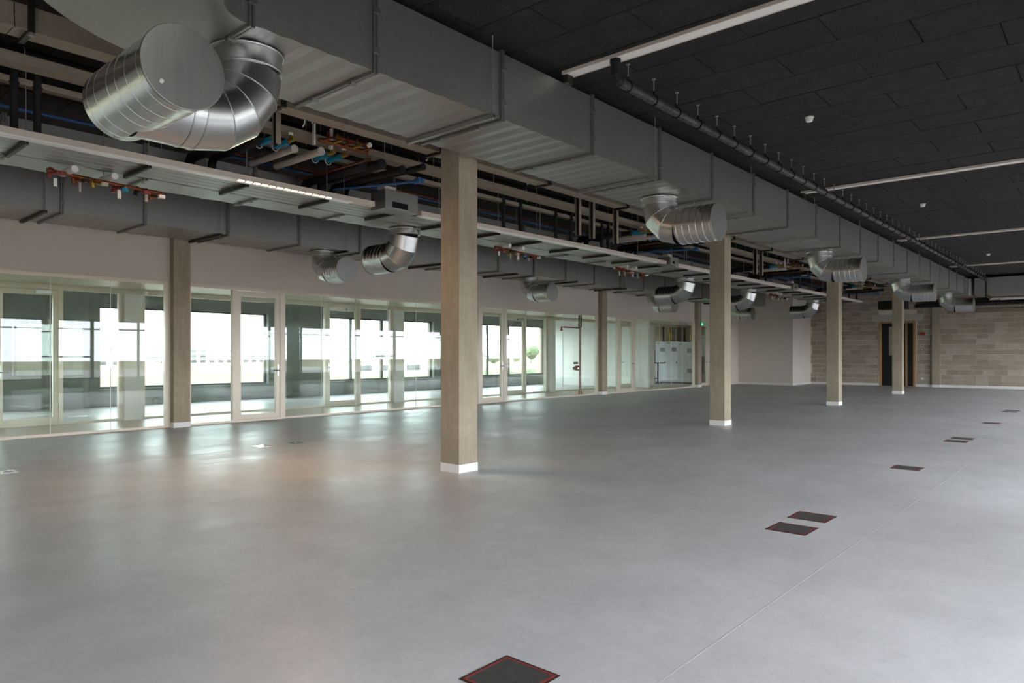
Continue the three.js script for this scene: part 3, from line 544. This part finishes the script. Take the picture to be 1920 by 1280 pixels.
// ---------------------------------------------------------------- trays, pipes and rods over the flat duct
{
  const D0 = -1.5, D1 = 31;
  function channel(x0, x1, y0, y1, d0, d1) { return [box(x0, x1, y0, y0 + 0.006, d0, d1), box(x0, x0 + 0.006, y0, y1, d0, d1), box(x1 - 0.006, x1, y0, y1, d0, d1), box(x1 - 0.006, x1 + 0.016, y0 - 0.012, y0 + 0.004, d0, d1), box(x1 - 0.006, x1 + 0.012, y1 - 0.008, y1, d0, d1)]; }
  const A = thing('cable_tray', 'deep beige cable tray running along the left edge of the large duct', 'cable tray', [-6.4, EYE + 2.478, 14]);
  for (let d = D0; d < D1; d += 3) part(A, 'tray_section', channel(-6.52, -6.3, EYE + 2.478, EYE + 2.655, d + 0.004, Math.min(D1, d + 3) - 0.004), M.trayPaint);
  const B = thing('cable_tray', 'wider beige cable tray hung high between the large duct and the flat duct', 'cable tray', [-7.5, EYE + 2.603, 14]);
  for (let d = D0; d < D1; d += 3) part(B, 'tray_section', channel(-7.62, -7.4, EYE + 2.603, EYE + 2.677, d + 0.003, Math.min(D1, d + 3) - 0.003), M.trayPaint);
  const C = thing('cable_tray', 'thin beige cable tray hung just left of the wider beige tray', 'cable tray', [-8.05, EYE + 2.61, 14]);
  for (let d = D0; d < D1; d += 3) part(C, 'tray_section', channel(-8.12, -8.0, EYE + 2.61, EYE + 2.656, d + 0.003, Math.min(D1, d + 3) - 0.003), M.trayPaint);
  const hg = thing('tray_hanger', 'thin threaded rods dropping from the black ceiling to the beige cable trays', 'hanger', [-6.9, EYE + 2.4, 1.6], 'rods of the cable trays');
  part(hg, 'slotted_strut', [box(-6.286, -6.25, EYE + 2.46, EYE + 2.70, 1.58, 1.62), box(-6.54, -6.25, EYE + 2.445, EYE + 2.476, 1.58, 1.62)], M.darkSteel);
  part(hg, 'threaded_rod', bar([-6.268, EYE + 2.70, 1.6], [-6.268, H.ceil - 0.001, 1.6], 0.006, 8), M.rod);
  part(hg, 'threaded_rod', bar([-7.37, EYE + 2.58, 1.6], [-7.37, H.ceil - 0.001, 1.6], 0.006, 8), M.rod);
  part(hg, 'nut', bar([-6.268, EYE + 2.425, 1.6], [-6.268, EYE + 2.447, 1.6], 0.022, 6), M.rod);
  for (let k = 1; k < 14; k++) copy(hg, -6.9, EYE + 2.4, 1.6 + 2.13 * k);
  const sr = thing('suspension_rod', 'pair of thin grey rods hanging from the dark ceiling to the beige cable trays', 'rod', [-7.4, EYE + 2.58, 2.66], 'thin rods between the tray hangers');
  part(sr, 'threaded_rod', bar([-7.37, EYE + 2.58, 2.66], [-7.37, H.ceil - 0.001, 2.66], 0.005, 8), M.rod); part(sr, 'threaded_rod', bar([-7.64, EYE + 2.58, 2.72], [-7.64, H.ceil - 0.001, 2.72], 0.005, 8), M.rod);
  for (let k = 1; k < 13; k++) copy(sr, -7.4, EYE + 2.58, 2.66 + 2.13 * k);
  const along = (name, x, y, r, mat, label, cat = 'pipe', d0 = D0, d1 = D1) => { const t = thing(name, label, cat, [x, y, (d0 + d1) / 2]); part(t, 'pipe_run', bar([x, y, d0], [x, y, d1], r, 14), mat); const c = []; for (let d = d0 + 1; d < d1; d += 2.4) c.push(hoop([x, y, d], [0, 0, 1], r + 0.004, 0.006, 16)); part(t, 'clamps', c, M.rod); return t; };
  along('copper_pipe', -8.42, EYE + 2.72, 0.022, M.copper, 'brown copper pipe running high along the hall left of the thin beige tray');
  along('copper_pipe', -8.9, EYE + 2.66, 0.018, M.copper, 'second brown copper pipe running close to the blue pipe', 'pipe', 4, 28);
  along('blue_pipe', -9.1, EYE + 2.68, 0.019, M.blue, 'thin blue plastic pipe running along the hall over the flat duct');
  along('black_pipe', -7.7, EYE + 2.79, 0.055, M.rubber, 'black insulated pipe high between the two beige trays');
  along('black_pipe', -8.62, EYE + 2.8, 0.06, M.rubber, 'black insulated pipe high beside the brown copper pipe');
  along('black_pipe', -9.5, EYE + 2.55, 0.05, M.rubber, 'black insulated pipe along the far edge of the flat duct');
  along('black_pipe', -10.1, EYE + 2.6, 0.06, M.rubber, 'black insulated pipe in the dark gap beyond the flat duct');
  // black drop pipes and beige risers
  const drop = thing('drop_pipe', 'black vertical pipe dropping from the dark ceiling to the linear luminaires', 'pipe', [-7.99, EYE + 2.1, 1.9], 'black drop pipes');
  part(drop, 'pipe_run', bar([-7.99, EYE + 2.1, 1.9], [-7.99, H.ceil, 1.9], 0.034, 14), M.rubber);
  part(drop, 'collar', hoop([-7.99, EYE + 2.6, 1.9], [0, 1, 0], 0.038, 0.008, 16), M.black);
  for (const px of [70, 944, 976, 1042, 1071, 1128, 1140, 1436, 1500, 1592, 1606]) copy(drop, -7.99, EYE + 2.1, depthAt(px, -7.99));
  const riser = thing('cable_riser', 'beige vertical cable riser rising from the services over the luminaires', 'cable riser', [-7.0, EYE + 2.02, 1], 'beige cable risers');
  part(riser, 'channel', [box(-7.045, -6.955, EYE + 2.02, H.ceil, 0.99, 1.0), box(-7.045, -7.037, EYE + 2.02, H.ceil, 0.94, 0.99), box(-6.963, -6.955, EYE + 2.02, H.ceil, 0.94, 0.99)], M.trayPaint);
  part(riser, 'cable', bar([-7.0, EYE + 2.0, 0.96], [-7.0, H.ceil, 0.96], 0.018, 8), M.rubber);
  const rp = [523, 1086, 1112, 1156, 1417, 1428, 1578]; riser.position.z = -depthAt(rp[0], -7.0); riser.position.y = EYE + 2.3; riser.scale.y = 0.7;
  for (const px of rp.slice(1)) { const c = copy(riser, -7.0, EYE + 2.02, depthAt(px, -7.0)); c.scale.y = 1; }
  // white cable hooks
  const hook = thing('cable_hook', 'small white cable hook hanging against the dark ceiling', 'hook', [-6.9, EYE + 2.7, 5], 'white cable hooks');
  part(hook, 'hook', new THREE.TubeGeometry(new THREE.CatmullRomCurve3([[0, 0, 0], [0.03, -0.02, 0.02], [0.06, 0.01, 0.02], [0.07, 0.07, 0.02]].map((p) => new THREE.Vector3(-6.9 + p[0], EYE + 2.7 + p[1], -5 + p[2]))), 12, 0.008, 6), M.plastic);
  part(hook, 'wire', bar([-6.83, EYE + 2.77, 5.0 - 0.02], [-6.83, H.ceil - 0.001, 5.0 - 0.02], 0.002, 6), M.rod);
  const at = (px, py, h) => { const dep = 1312 * h / (664 - py), lat = (px - 960) / 1312 * dep; return [-SIN * dep + COS * lat, EYE + h, COS * dep + SIN * lat]; };
  [[568, 236], [585, 229], [602, 221], [799, 300], [817, 293], [988, 344], [1007, 338]].forEach(([px, py], i) => { const [x, y, d] = at(px, py, 2.7); i ? copy(hook, x, y, d) : hook.position.set(x, y, -d); });

  // pipe branches across the hall with valves, one set per bay
  const across = (name, a, b, y, d, r, mat, label, group, cat = 'pipe', mitre = true) => { const t = thing(name, label, cat, [a, y, d], group); part(t, 'pipe_run', name === 'branch_pipe' ? mitrePipe([[a, EYE + 2.18, d], [a, y - 0.06, d], [a + 0.06, y, d], [b, y, d]], r, 14) : bar([a, y, d], [b, y, d], r, 14), mat); part(t, 'end_collar', [bar([b - 0.02, y, d], [b + 0.01, y, d], r + 0.006, 14)], mat); return t; };
  const bay = ['nearest', 'second', 'third', 'farthest'];
  [0, 8.1, 15.4, 23.2].forEach((s, i) => {
    const g = bay[i] + ' pipe crossing', y = EYE + 2.45, w = bay[i] + ' valve crossing over the luminaires';
    across('wrapped_pipe', -8.46, -7.45, y, 4.57 + s, 0.042, M.whiteWrap, 'left of two white wrapped pipes at the ' + w);
    across('wrapped_pipe', -8.32, -7.3, y, 4.84 + s, 0.045, M.whiteWrap, 'right of two white wrapped pipes at the ' + w);
    [[3.85, 0.06, -8.62, -7.6], [4.12, 0.05, -8.6, -7.5], [5.46, 0.062, -8.62, -7.3], [5.68, 0.062, -8.55, -7.2], [5.9, 0.045, -8.62, -7.05], [6.12, 0.04, -8.6, -6.9]].forEach(([d, r, a, b], n) => across('branch_pipe', a, b, y - 0.05 + (n % 2) * 0.05, d + s, r, M.rubber, '' + ['first','second','third','fourth','fifth','sixth'][n] + ' of six black branch pipes from the left, at the ' + bay[i] + ' valve crossing', 'black branch pipes of the ' + g));
    across('copper_branch', -8.6, -7.0, y - 0.05, 5.33 + s, 0.016, M.copper, 'thin copper branch pipe at the ' + w);
    const valve = (x, d, n) => {
      const v = thing('ball_valve', ['leftmost', 'second', 'third', 'rightmost'][n] + ' brass valve in a blue jacket at the ' + w, 'valve', [x, y, d]);
      part(v, 'jacket', [bar([x - 0.16, y + 0.03, d], [x + 0.12, y + 0.03, d], 0.035, 12), box(x - 0.16, x + 0.12, y + 0.0, y + 0.03, d - 0.03, d + 0.03, 0.004)], M.teal);
      part(v, 'hanger_rod', bar([x - 0.05, y + 0.06, d], [x - 0.05, H.ceil - 0.001, d], 0.0035, 6), M.rod);
      part(v, 'clip', hoop([x - 0.17, y + 0.02, d], [1, 0, 0], 0.044, 0.007, 14), M.whiteWrap);
      const b = part(v, 'valve_body', [bar([x + 0.12, y + 0.03, d], [x + 0.25, y + 0.03, d], 0.024, 10), bar([x + 0.17, y + 0.03, d], [x + 0.17, y + 0.09, d], 0.018, 10)], M.brass);
      part(b, 'spindle', bar([x + 0.17, y + 0.09, d], [x + 0.17, y + 0.12, d], 0.026, 10), M.plastic);
    };
    valve(-7.5, 4.24 + s, 0); valve(-7.45, 4.42 + s, 1); valve(-7.55, 5.03 + s, 2); valve(-7.5, 5.19 + s, 3);
    const m = thing('manifold', 'copper and brass manifold block with white clips at the ' + w, 'manifold', [-7.2, y, 5.0 + s]);
    part(m, 'header', [bar([-7.2, y + 0.1, 4.75 + s], [-7.2, y + 0.1, 5.45 + s], 0.028, 12), bar([-7.12, y + 0.16, 4.9 + s], [-7.12, y + 0.16, 5.4 + s], 0.022, 12)], M.copper);
    for (let q = 0; q < 5; q++) part(m, 'tap', [bar([-7.25, y + 0.1, 4.8 + q * 0.14 + s], [-7.02, y + 0.1, 4.8 + q * 0.14 + s], 0.017, 8), bar([-7.1, y + 0.1, 4.8 + q * 0.14 + s], [-7.1, y + 0.19, 4.8 + q * 0.14 + s], 0.013, 8)], q % 2 ? M.brass : M.copper);
    part(m, 'clip', [box(-7.3, -7.26, y + 0.05, y + 0.3, 4.72 + s, 4.74 + s), box(-7.3, -7.26, y + 0.05, y + 0.3, 4.96 + s, 4.98 + s)], M.plastic);
    part(m, 'gauge', [bar([-7.0, y + 0.12, 5.32 + s], [-6.97, y + 0.12, 5.32 + s], 0.03, 14)], M.plastic);
    const bl = thing('blue_pipe', 'blue plastic branch pipe crossing to the ' + w, 'pipe', [-8.1, y, 6.0 + s]);
    part(bl, 'pipe_run', bar([-8.36, y - 0.14, 5.75 + s], [-7.15, y - 0.125, 6.25 + s], 0.017, 10), M.blue);
    part(bl, 'coupling', [bar([-7.2, y - 0.125, 6.23 + s], [-7.08, y - 0.12, 6.27 + s], 0.036, 12), box(-7.16, -7.08, y - 0.155, y - 0.085, 6.2 + s, 6.3 + s, 0.006)], M.blue);
  });
  // fittings hung under the far edge of the flat duct
  const vd = [195, 968, 1182, 1458].map((px) => depthAt(px, -8.71)), vl = ['nearest', 'second', 'third', 'farthest'];
  vd.forEach((d, i) => {
    const y = EYE + 1.96, x = -8.78;
    const t = thing('valve_set', vl[i] + ' cluster of red and copper valves with white tags below the flat duct', 'valves', [x, y, d]);
    const J = (a) => (rnd() - 0.5) * a;
    part(t, 'header', [bar([x + 0.03, y + 0.03, d - 0.55], [x + 0.01, y, d + 0.1], 0.022, 10), bar([x + 0.1, y - 0.01, d - 0.1], [x + 0.12, y - 0.04, d + 0.62], 0.018, 10), bar([x, y, d + 0.1], [x + 0.12, y - 0.03, d + 0.16], 0.018, 10)], M.copper);
    for (let q = 0; q < 6; q++) {
      const z = d - 0.5 + q * 0.21 + J(0.08), yy = y - 0.01 * q + J(0.04);
      const b = part(t, 'valve', [bar([x - 0.03, yy - 0.045, z], [x + J(0.05), yy + 0.05, z + J(0.05)], 0.026, 10), bar([x - 0.02, yy, z], [x + 0.17 + J(0.06), yy - 0.02 + J(0.05), z + 0.06], 0.018, 8)], [M.redPaint, M.copper, M.brass, M.redPaint, M.rubber, M.copper][q]);
      part(b, 'handle', box(x + 0.13, x + 0.18, yy - 0.05, yy - 0.01, z + 0.02, z + 0.09, 0.004), [M.redPaint, M.rubber, M.whiteWrap, M.teal, M.redPaint, M.plastic][q]);
    }
    for (let q = 0; q < 4; q++) { const z = d - 0.5 + q * 0.3 + J(0.1), w = 0.02 + rnd() * 0.02; part(t, 'tag', box(x + 0.05, x + 0.06, y - 0.15 - J(0.04), y - 0.05, z, z + w), q % 2 ? M.whiteWrap : M.plastic); }
    for (let q = 0; q < 2; q++) part(t, 'white_cover', bar([x - 0.16, y + 0.06, d - 0.35 + q * 0.4], [x + 0.2, y + 0.055, d - 0.33 + q * 0.4], 0.038, 12), M.white);
    part(t, 'hanger_rod', bar([-8.71, y, d], [-8.71, H.ceil - 0.001, d], 0.006, 6), M.rod);
  });
  // far end: dark fan unit, cross pipes and a small lit luminaire
  const fan = thing('fan_unit', 'black fan unit hung before the far blockwork wall beside the fourth column', 'fan unit', [-6.9, EYE + 1.75, 30.6]);
  part(fan, 'casing', box(-7.35, -6.4, EYE + 1.78, EYE + 2.1, 30.4, 31.1, 0.01), M.black);
  part(fan, 'grille', [0, 1, 2, 3, 4].map((q) => box(-7.3, -6.45, EYE + 1.82 + q * 0.05, EYE + 1.835 + q * 0.05, 30.385, 30.41)), M.darkSteel);
  part(fan, 'rod', bar([-6.65, EYE + 2.1, 30.5], [-6.65, H.ceil, 30.5], 0.01, 6), M.rod);
  for (const [y, r, d, l] of [[EYE + 2.02, 0.09, 33.2, 'lower black pipe crossing in front of the far blockwork wall'], [EYE + 2.2, 0.07, 33.5, 'upper black pipe crossing in front of the far blockwork wall']]) across('cross_pipe', -6.6, XR - 0.02, y, d, r, M.rubber, l);
  const cb = thing('ledge_beam', 'grey steel beam fixed along the far blockwork wall below the black pipes', 'beam', [-2.5, EYE + 1.68, DF - 0.1]);
  part(cb, 'beam', box(-5.6, XR - 0.02, EYE + 1.72, EYE + 1.84, DF - 0.1, DF - 0.005, 0.006), M.trayPaint); part(cb, 'flange', box(-5.6, XR - 0.02, EYE + 1.7, EYE + 1.72, DF - 0.14, DF - 0.005), M.trayPaint);
  const fl2 = thing('linear_luminaire', 'short cream luminaire hung before the far blockwork wall under the crossing duct', 'lamp', [-3.4, EYE + 2.1, 32.9]);
  part(fl2, 'housing', box(-3.95, -2.3, EYE + 2.12, EYE + 2.2, 32.75, 32.95, 0.005), M.luminaire); part(fl2, 'diffuser', box(-3.6, -2.8, EYE + 2.1, EYE + 2.16, 32.72, 32.78, 0.003), M.diffuser);
}

// ---------------------------------------------------------------- floor boxes
{
  const onFloor = (px, py) => { const dep = 1312 * EYE / (py - 664), lat = (px - 960) / 1312 * dep; return [-SIN * dep + COS * lat, COS * dep + SIN * lat]; };
  const spots = [[956, 1270, 'floor box with a red edged dark carpet lid at the bottom edge of the picture'], [1485, 991, 'nearer of a pair of dark floor boxes right of the picture centre'], [1523, 969, 'farther of a pair of dark floor boxes right of the picture centre'], [1701, 877, 'single dark floor box between two pairs on the right'], [1793, 827, 'nearer of the second pair of dark floor boxes on the right'], [1805, 822, 'farther of the second pair of dark floor boxes on the right'], [1860, 793, 'single dark floor box beyond the second pair'], [1893, 772, 'nearer of the third pair of dark floor boxes at the right edge'], [1898, 769.5, 'farther of the third pair of dark floor boxes at the right edge']];
  const s = 0.155;
  const make = (x, d, label) => {
    const t = thing('floor_box', label, 'floor box', [x, 0, d], 'dark floor boxes'), f = 0.012;
    part(t, 'frame', [box(x - s, x + s, -0.004, 0.003, d - s, d - s + f), box(x - s, x + s, -0.004, 0.003, d + s - f, d + s), box(x - s, x - s + f, -0.004, 0.003, d - s + f, d + s - f), box(x + s - f, x + s, -0.004, 0.003, d - s + f, d + s - f)], M.darkSteel);
    const q = s - f, e = 0.012; part(t, 'red_edge', [box(x - q, x + q, -0.004, 0.004, d - q, d - q + e), box(x - q, x + q, -0.004, 0.004, d + q - e, d + q), box(x - q, x - q + e, -0.004, 0.004, d - q + e, d + q - e), box(x + q - e, x + q, -0.004, 0.004, d - q + e, d + q - e)], M.redPaint);
    part(t, 'lid', box(x - q + e, x + q - e, -0.004, 0.0035, d - q + e, d + q - e, 0.001), M.carpet); return t;
  };
  let first; spots.forEach(([px, py, l], i) => { const [x, d] = onFloor(px, py); if (!i) first = make(x, d, l); else copy(first, x, 0, d, l); });
  [[12, 884.5, 'bright steel floor lid at the left edge of the picture'], [491, 836.5, 'left of two steel floor sockets before the glazed partition'], [554, 830, 'right of two steel floor sockets before the glazed partition']].forEach(([px, py, l]) => {
    const [x, d] = onFloor(px, py), t = thing('floor_socket', l, 'floor socket', [x, 0, d], 'steel floor sockets');
    part(t, 'lid', box(x - 0.11, x + 0.11, -0.003, 0.006, d - 0.11, d + 0.11, 0.002), M.lidSteel); part(t, 'pull_ring', hoop([x, 0.007, d], [0, 1, 0], 0.025, 0.002, 20), M.steel);
  });
}

// ---------------------------------------------------------------- things in the glazed corridor and on the far walls
{
  const d = 19.5, x = XG - 0.28;
  const t = thing('fire_pipe', 'red fire main standing behind the glass left of the third partition column', 'pipe', [x, 0, d]);
  part(t, 'riser', bar([x, 0.02, d], [x, 2.35, d], 0.038, 16), M.copper); part(t, 'black_sleeve', bar([x, 2.3, d], [x, 2.76, d], 0.055, 16), M.black); part(t, 'foot', [bar([x, 0, d], [x, 0.14, d], 0.06, 16)], M.redPaint);
  const arm = part(t, 'branch', [bar([x, 2.29, d], [x, 2.29, d - 1.05], 0.022, 12), bar([x, 2.29, d - 1.05], [x, 2.22, d - 1.05], 0.026, 12)], M.redPaint); part(arm, 'sprinkler', bar([x, 2.22, d - 1.05], [x, 2.16, d - 1.05], 0.04, 12), M.redSign);
  const v = part(t, 'valve', [bar([x, 0.98, d], [x, 0.98, d - 0.26], 0.028, 12), bar([x, 0.86, d], [x, 0.86, d - 0.24], 0.024, 12), bar([x, 0.92, d - 0.34], [x, 0.92, d - 0.22], 0.06, 14)], M.redPaint); part(v, 'gauge', box(x - 0.04, x + 0.04, 1.06, 1.13, d - 0.34, d - 0.16, 0.01), M.black);
  // lockers at the corridor's end
  const lx = [[-17.35, -16.72, 2.02, 30.55], [-16.72, -16.02, 2.02, 30.4], [-15.98, -15.1, 1.97, 30.2]];
  lx.forEach(([a, b, h, dd], i) => {
    const c = thing('switch_cabinet', ['left', 'middle', 'right'][i] + ' of three tall white metal cabinets behind the far end of the glazing', 'cabinet', [(a + b) / 2, 0, dd + 0.25], 'white cabinets behind the glazing');
    part(c, 'body', box(a, b, 0.06, h, dd, dd + 0.55, 0.008), M.locker); part(c, 'foot', box(a + 0.02, b - 0.02, 0, 0.06, dd + 0.02, dd + 0.53), M.darkSteel);
    const dr = part(c, 'door', box(a + 0.02, b - 0.02, 0.1, h - 0.05, dd - 0.02, dd, 0.004), M.locker); part(dr, 'handle', box(b - 0.12, b - 0.07, 0.95, 1.05, dd - 0.04, dd - 0.02, 0.005), M.darkSteel);
    for (const y of i === 2 ? [h - 0.4, 0.62] : [h - 0.4]) part(dr, 'vent_grille', [0, 1, 2, 3].map((q) => box(b - 0.36, b - 0.1, y - 0.09 + q * 0.05, y - 0.06 + q * 0.05, dd - 0.028, dd - 0.02)), M.darkSteel);
    part(dr, 'label_plate', box(a + 0.1, a + 0.24, h - 0.11, h - 0.085, dd - 0.024, dd - 0.02), M.darkSteel);
  });
  const tb = thing('side_table', 'small dark table standing before the white cabinets behind the glazing', 'table', [-17.0, 0, 29.7]);
  part(tb, 'table_top', box(-17.45, -16.5, 0.95, 1.0, 29.5, 29.9, 0.006), M.darkSteel); for (const xx of [-17.3, -16.75]) part(tb, 'leg', box(xx - 0.025, xx + 0.025, 0.03, 0.95, 29.68, 29.73), M.darkSteel); part(tb, 'foot', box(-17.4, -16.6, 0, 0.03, 29.55, 29.85), M.darkSteel); part(tb, 'crossbar', box(-17.3, -16.75, 0.22, 0.26, 29.69, 29.72), M.darkSteel);
  const mb = thing('grey_case', 'grey metal case standing on the small dark table before the cabinets', 'case', [-17.15, 1.0, 29.7]); part(mb, 'casing', box(-17.4, -16.95, 1.0, 1.55, 29.55, 29.85, 0.01), std({ roughness: 0.6, color: 0x8d968c })); part(mb, 'handle', box(-17.22, -17.12, 1.25, 1.3, 29.53, 29.55), M.darkSteel);
  const pipesGroup = 'pipes over the white cabinets';
  for (let q = 0; q < 6; q++) { const px = -17.2 + q * 0.38, p = thing('wall_pipe', 'vertical pipe on the blockwork above the white cabinets', 'pipe', [px, 2.0, 31.0], pipesGroup); part(p, 'pipe_run', bar([px, 2.0, 31.05], [px, 3.28, 31.05], 0.04 + (q % 3) * 0.03, 12), [M.rubber, M.brass, M.trayPaint][q % 3]); part(p, 'clamp', hoop([px, 2.6, 31.05], [0, 1, 0], 0.05 + (q % 3) * 0.03, 0.01, 14), M.rod); }
  const hd = thing('wall_cabinet', 'pale wall cabinet with a grey lower panel seen through the last glazed door', 'cabinet', [-15.0, 0.9, 31.0]);
  part(hd, 'body', box(-15.3, -14.6, 1.3, 2.3, 30.95, 31.18, 0.008), M.locker); part(hd, 'screen', box(-14.85, -14.72, 1.9, 2.02, 30.94, 30.955), M.black); part(hd, 'lower_panel', box(-15.25, -14.65, 0.5, 1.3, 31.0, 31.18), M.darkSteel);

  const ex = thing('exit_sign', 'small green glowing exit light on the wall beside the fourth partition column', 'exit sign', [XG + 0.03, EYE + 1.27, 27.9]);
  const sx = XG + 0.03;
  part(ex, 'mount', box(sx, sx + 0.03, EYE + 1.24, EYE + 1.34, 27.8, 28.0, 0.005), M.plastic);
  part(ex, 'light_panel', box(sx + 0.03, sx + 0.05, EYE + 1.25, EYE + 1.33, 27.79, 28.01, 0.008), M.green);
  const pl = new THREE.PointLight(0x35ff90, 0.004, 0, 2); pl.position.set(sx + 0.12, EYE + 1.29, -27.9); pl.shadow.radius = 3; pl.castShadow = true; scene.add(pl);
  const sw = thing('wall_switch', 'small white plate on the jamb beside the glazed door under the exit light', 'switch', [XG + 0.05, 1.8, 27.7]); part(sw, 'plate', box(XG + 0.045, XG + 0.06, 1.75, 1.93, 27.67, 27.75, 0.003), M.plastic); part(sw, 'rocker', box(XG + 0.06, XG + 0.066, 1.8, 1.88, 27.69, 27.73), M.white);

  const fx = -6.52;
  const fa = thing('fire_alarm', 'red alarm sounder high on the blockwork right of the timber door', 'fire alarm', [fx, 2.25, DF]); part(fa, 'housing', box(fx - 0.09, fx + 0.09, 2.22, 2.33, DF - 0.06, DF - 0.004, 0.012), M.redSign); part(fa, 'horn', bar([fx, 2.275, DF - 0.06], [fx, 2.275, DF - 0.075], 0.03, 14), M.redPaint);
  const cp = thing('call_point', 'small red call point on the blockwork below the alarm sounder', 'call point', [fx, 1.55, DF]); part(cp, 'housing', box(fx - 0.06, fx + 0.06, 1.54, 1.63, DF - 0.05, DF - 0.004, 0.01), M.redSign); part(cp, 'window', box(fx - 0.035, fx + 0.035, 1.56, 1.61, DF - 0.054, DF - 0.05), M.plastic);
  const so = thing('wall_socket', 'small white wall socket low on the blockwork right of the timber door', 'socket', [fx, 0.3, DF]); part(so, 'plate', box(fx - 0.05, fx + 0.05, 0.3, 0.4, DF - 0.02, DF - 0.004, 0.004), M.plastic); part(so, 'insert', bar([fx, 0.35, DF - 0.024], [fx, 0.35, DF - 0.02], 0.03, 16), M.white);
}

// ---------------------------------------------------------------- outside: field, far buildings and trees
{
  const GY = -3.2;
  structure('ground', [box(-900, 500, GY - 0.5, GY, -600, 900)], M.grass);
  structure('yard', [box(-46, 200, GY, GY + 0.05, -200, 300)], std({ roughness: 0.95, color: 0x77746f }));
  const bwall = std({ roughness: 0.9, color: 0xdcdad6 }), bwin = std({ roughness: 0.3, color: 0x22272c }), roofm = std({ roughness: 0.9, color: 0xb9b4ac });
  const far = (x, d, w, h, l, rows, cols, label, wm = bwall) => {
    const t = thing('far_building', label, 'building', [x, GY, d]);
    part(t, 'wall', box(x - w / 2, x + w / 2, GY, GY + h, d - l / 2, d + l / 2), wm); part(t, 'roof', box(x - w / 2 - 0.3, x + w / 2 + 0.3, GY + h, GY + h + 0.4, d - l / 2 - 0.3, d + l / 2 + 0.3), roofm);
    for (let r = 0; r < rows; r++) for (let c = 0; c < cols; c++) { const z = d - l / 2 + (c + 0.5) * l / cols, y = GY + 1.2 + r * (h - 1) / rows; part(t, 'window', box(x + w / 2 - 0.05, x + w / 2 + 0.06, y, y + (h - 1) / rows * 0.55, z - l / cols * 0.3, z + l / cols * 0.3), bwin); }
  };
  far(-288, 147, 16, 7.2, 44, 3, 12, 'pale building with three rows of dark windows far beyond the glazing', std({ roughness: 0.9, color: 0xd8d8dc }));
  far(-240, 190, 20, 7, 44, 3, 10, 'second pale building farther along the field beyond the glazing');
  far(-250, 70, 20, 5.2, 44, 2, 9, 'distant pale shed behind the building with three rows of windows');
  far(-210, 20, 16, 5.4, 50, 2, 9, 'long low pale building beyond the field at the left');
  far(-119, 96, 8, 3.1, 26, 1, 4, 'long low white hall beyond the glazing, in front of the trees', std({ roughness: 0.9, color: 0xeceae4 }));
  const crown = (x, y, d, r, n) => { const gs = []; for (let i = 0; i < n; i++) { const g = new THREE.IcosahedronGeometry(r * (0.45 + rnd() * 0.3), 1), p = g.attributes.position; for (let k = 0; k < p.count; k++) { const f = 0.8 + 0.35 * Math.abs(Math.sin(p.getX(k) * 37.1 + p.getY(k) * 17.3 + p.getZ(k) * 23.9)); p.setXYZ(k, p.getX(k) * f, p.getY(k) * f, p.getZ(k) * f); } g.computeVertexNormals(); g.translate(x + (rnd() - 0.5) * r * 1.3, y + (rnd() - 0.4) * r, -d + (rnd() - 0.5) * r * 1.3); gs.push(plain(g)); } return gs; };
  for (let i = 0; i < 46; i++) {
    const side = i % 2, a = 0.15 + (i / 46) * 1.25, dist = side ? 300 : 330, x = -Math.cos(a) * dist * 1.1 - 20, d = 10 + Math.sin(a) * dist * 1.15, r = 2.6 + rnd() * 1.8, h = 1.4 + rnd() * 1.4;
    const t = thing('distant_tree', 'hazy green tree in the line of trees beyond the field', 'tree', [x, GY, d], 'line of distant trees');
    part(t, 'trunk', bar([x, GY, d], [x, GY + h, d], 0.3, 6, 0.2), M.darkSteel); part(t, 'crown', crown(x, GY + h + r * 0.5, d, r, 5), M.leaf[i % 3]);
  }
  for (let i = 0; i < 9; i++) { const x = -36 - (i % 2) * 9, d = 38 + i * 5, r = 1.5 + rnd() * 0.7; const t = thing('bush', 'green bush outside the window at the right end of the glazing', 'bush', [x, GY, d], 'bushes outside the facade'); part(t, 'stem', bar([x, GY, d], [x, GY + 0.9, d], 0.12, 6), M.darkSteel); part(t, 'foliage', crown(x, GY + 0.9 + r * 0.4, d, r, 6), M.leaf[i % 3]); }
}

scene.traverse((o) => { if (o.isMesh) { o.castShadow = true; o.receiveShadow = true; } });
renderer.render(scene, camera);
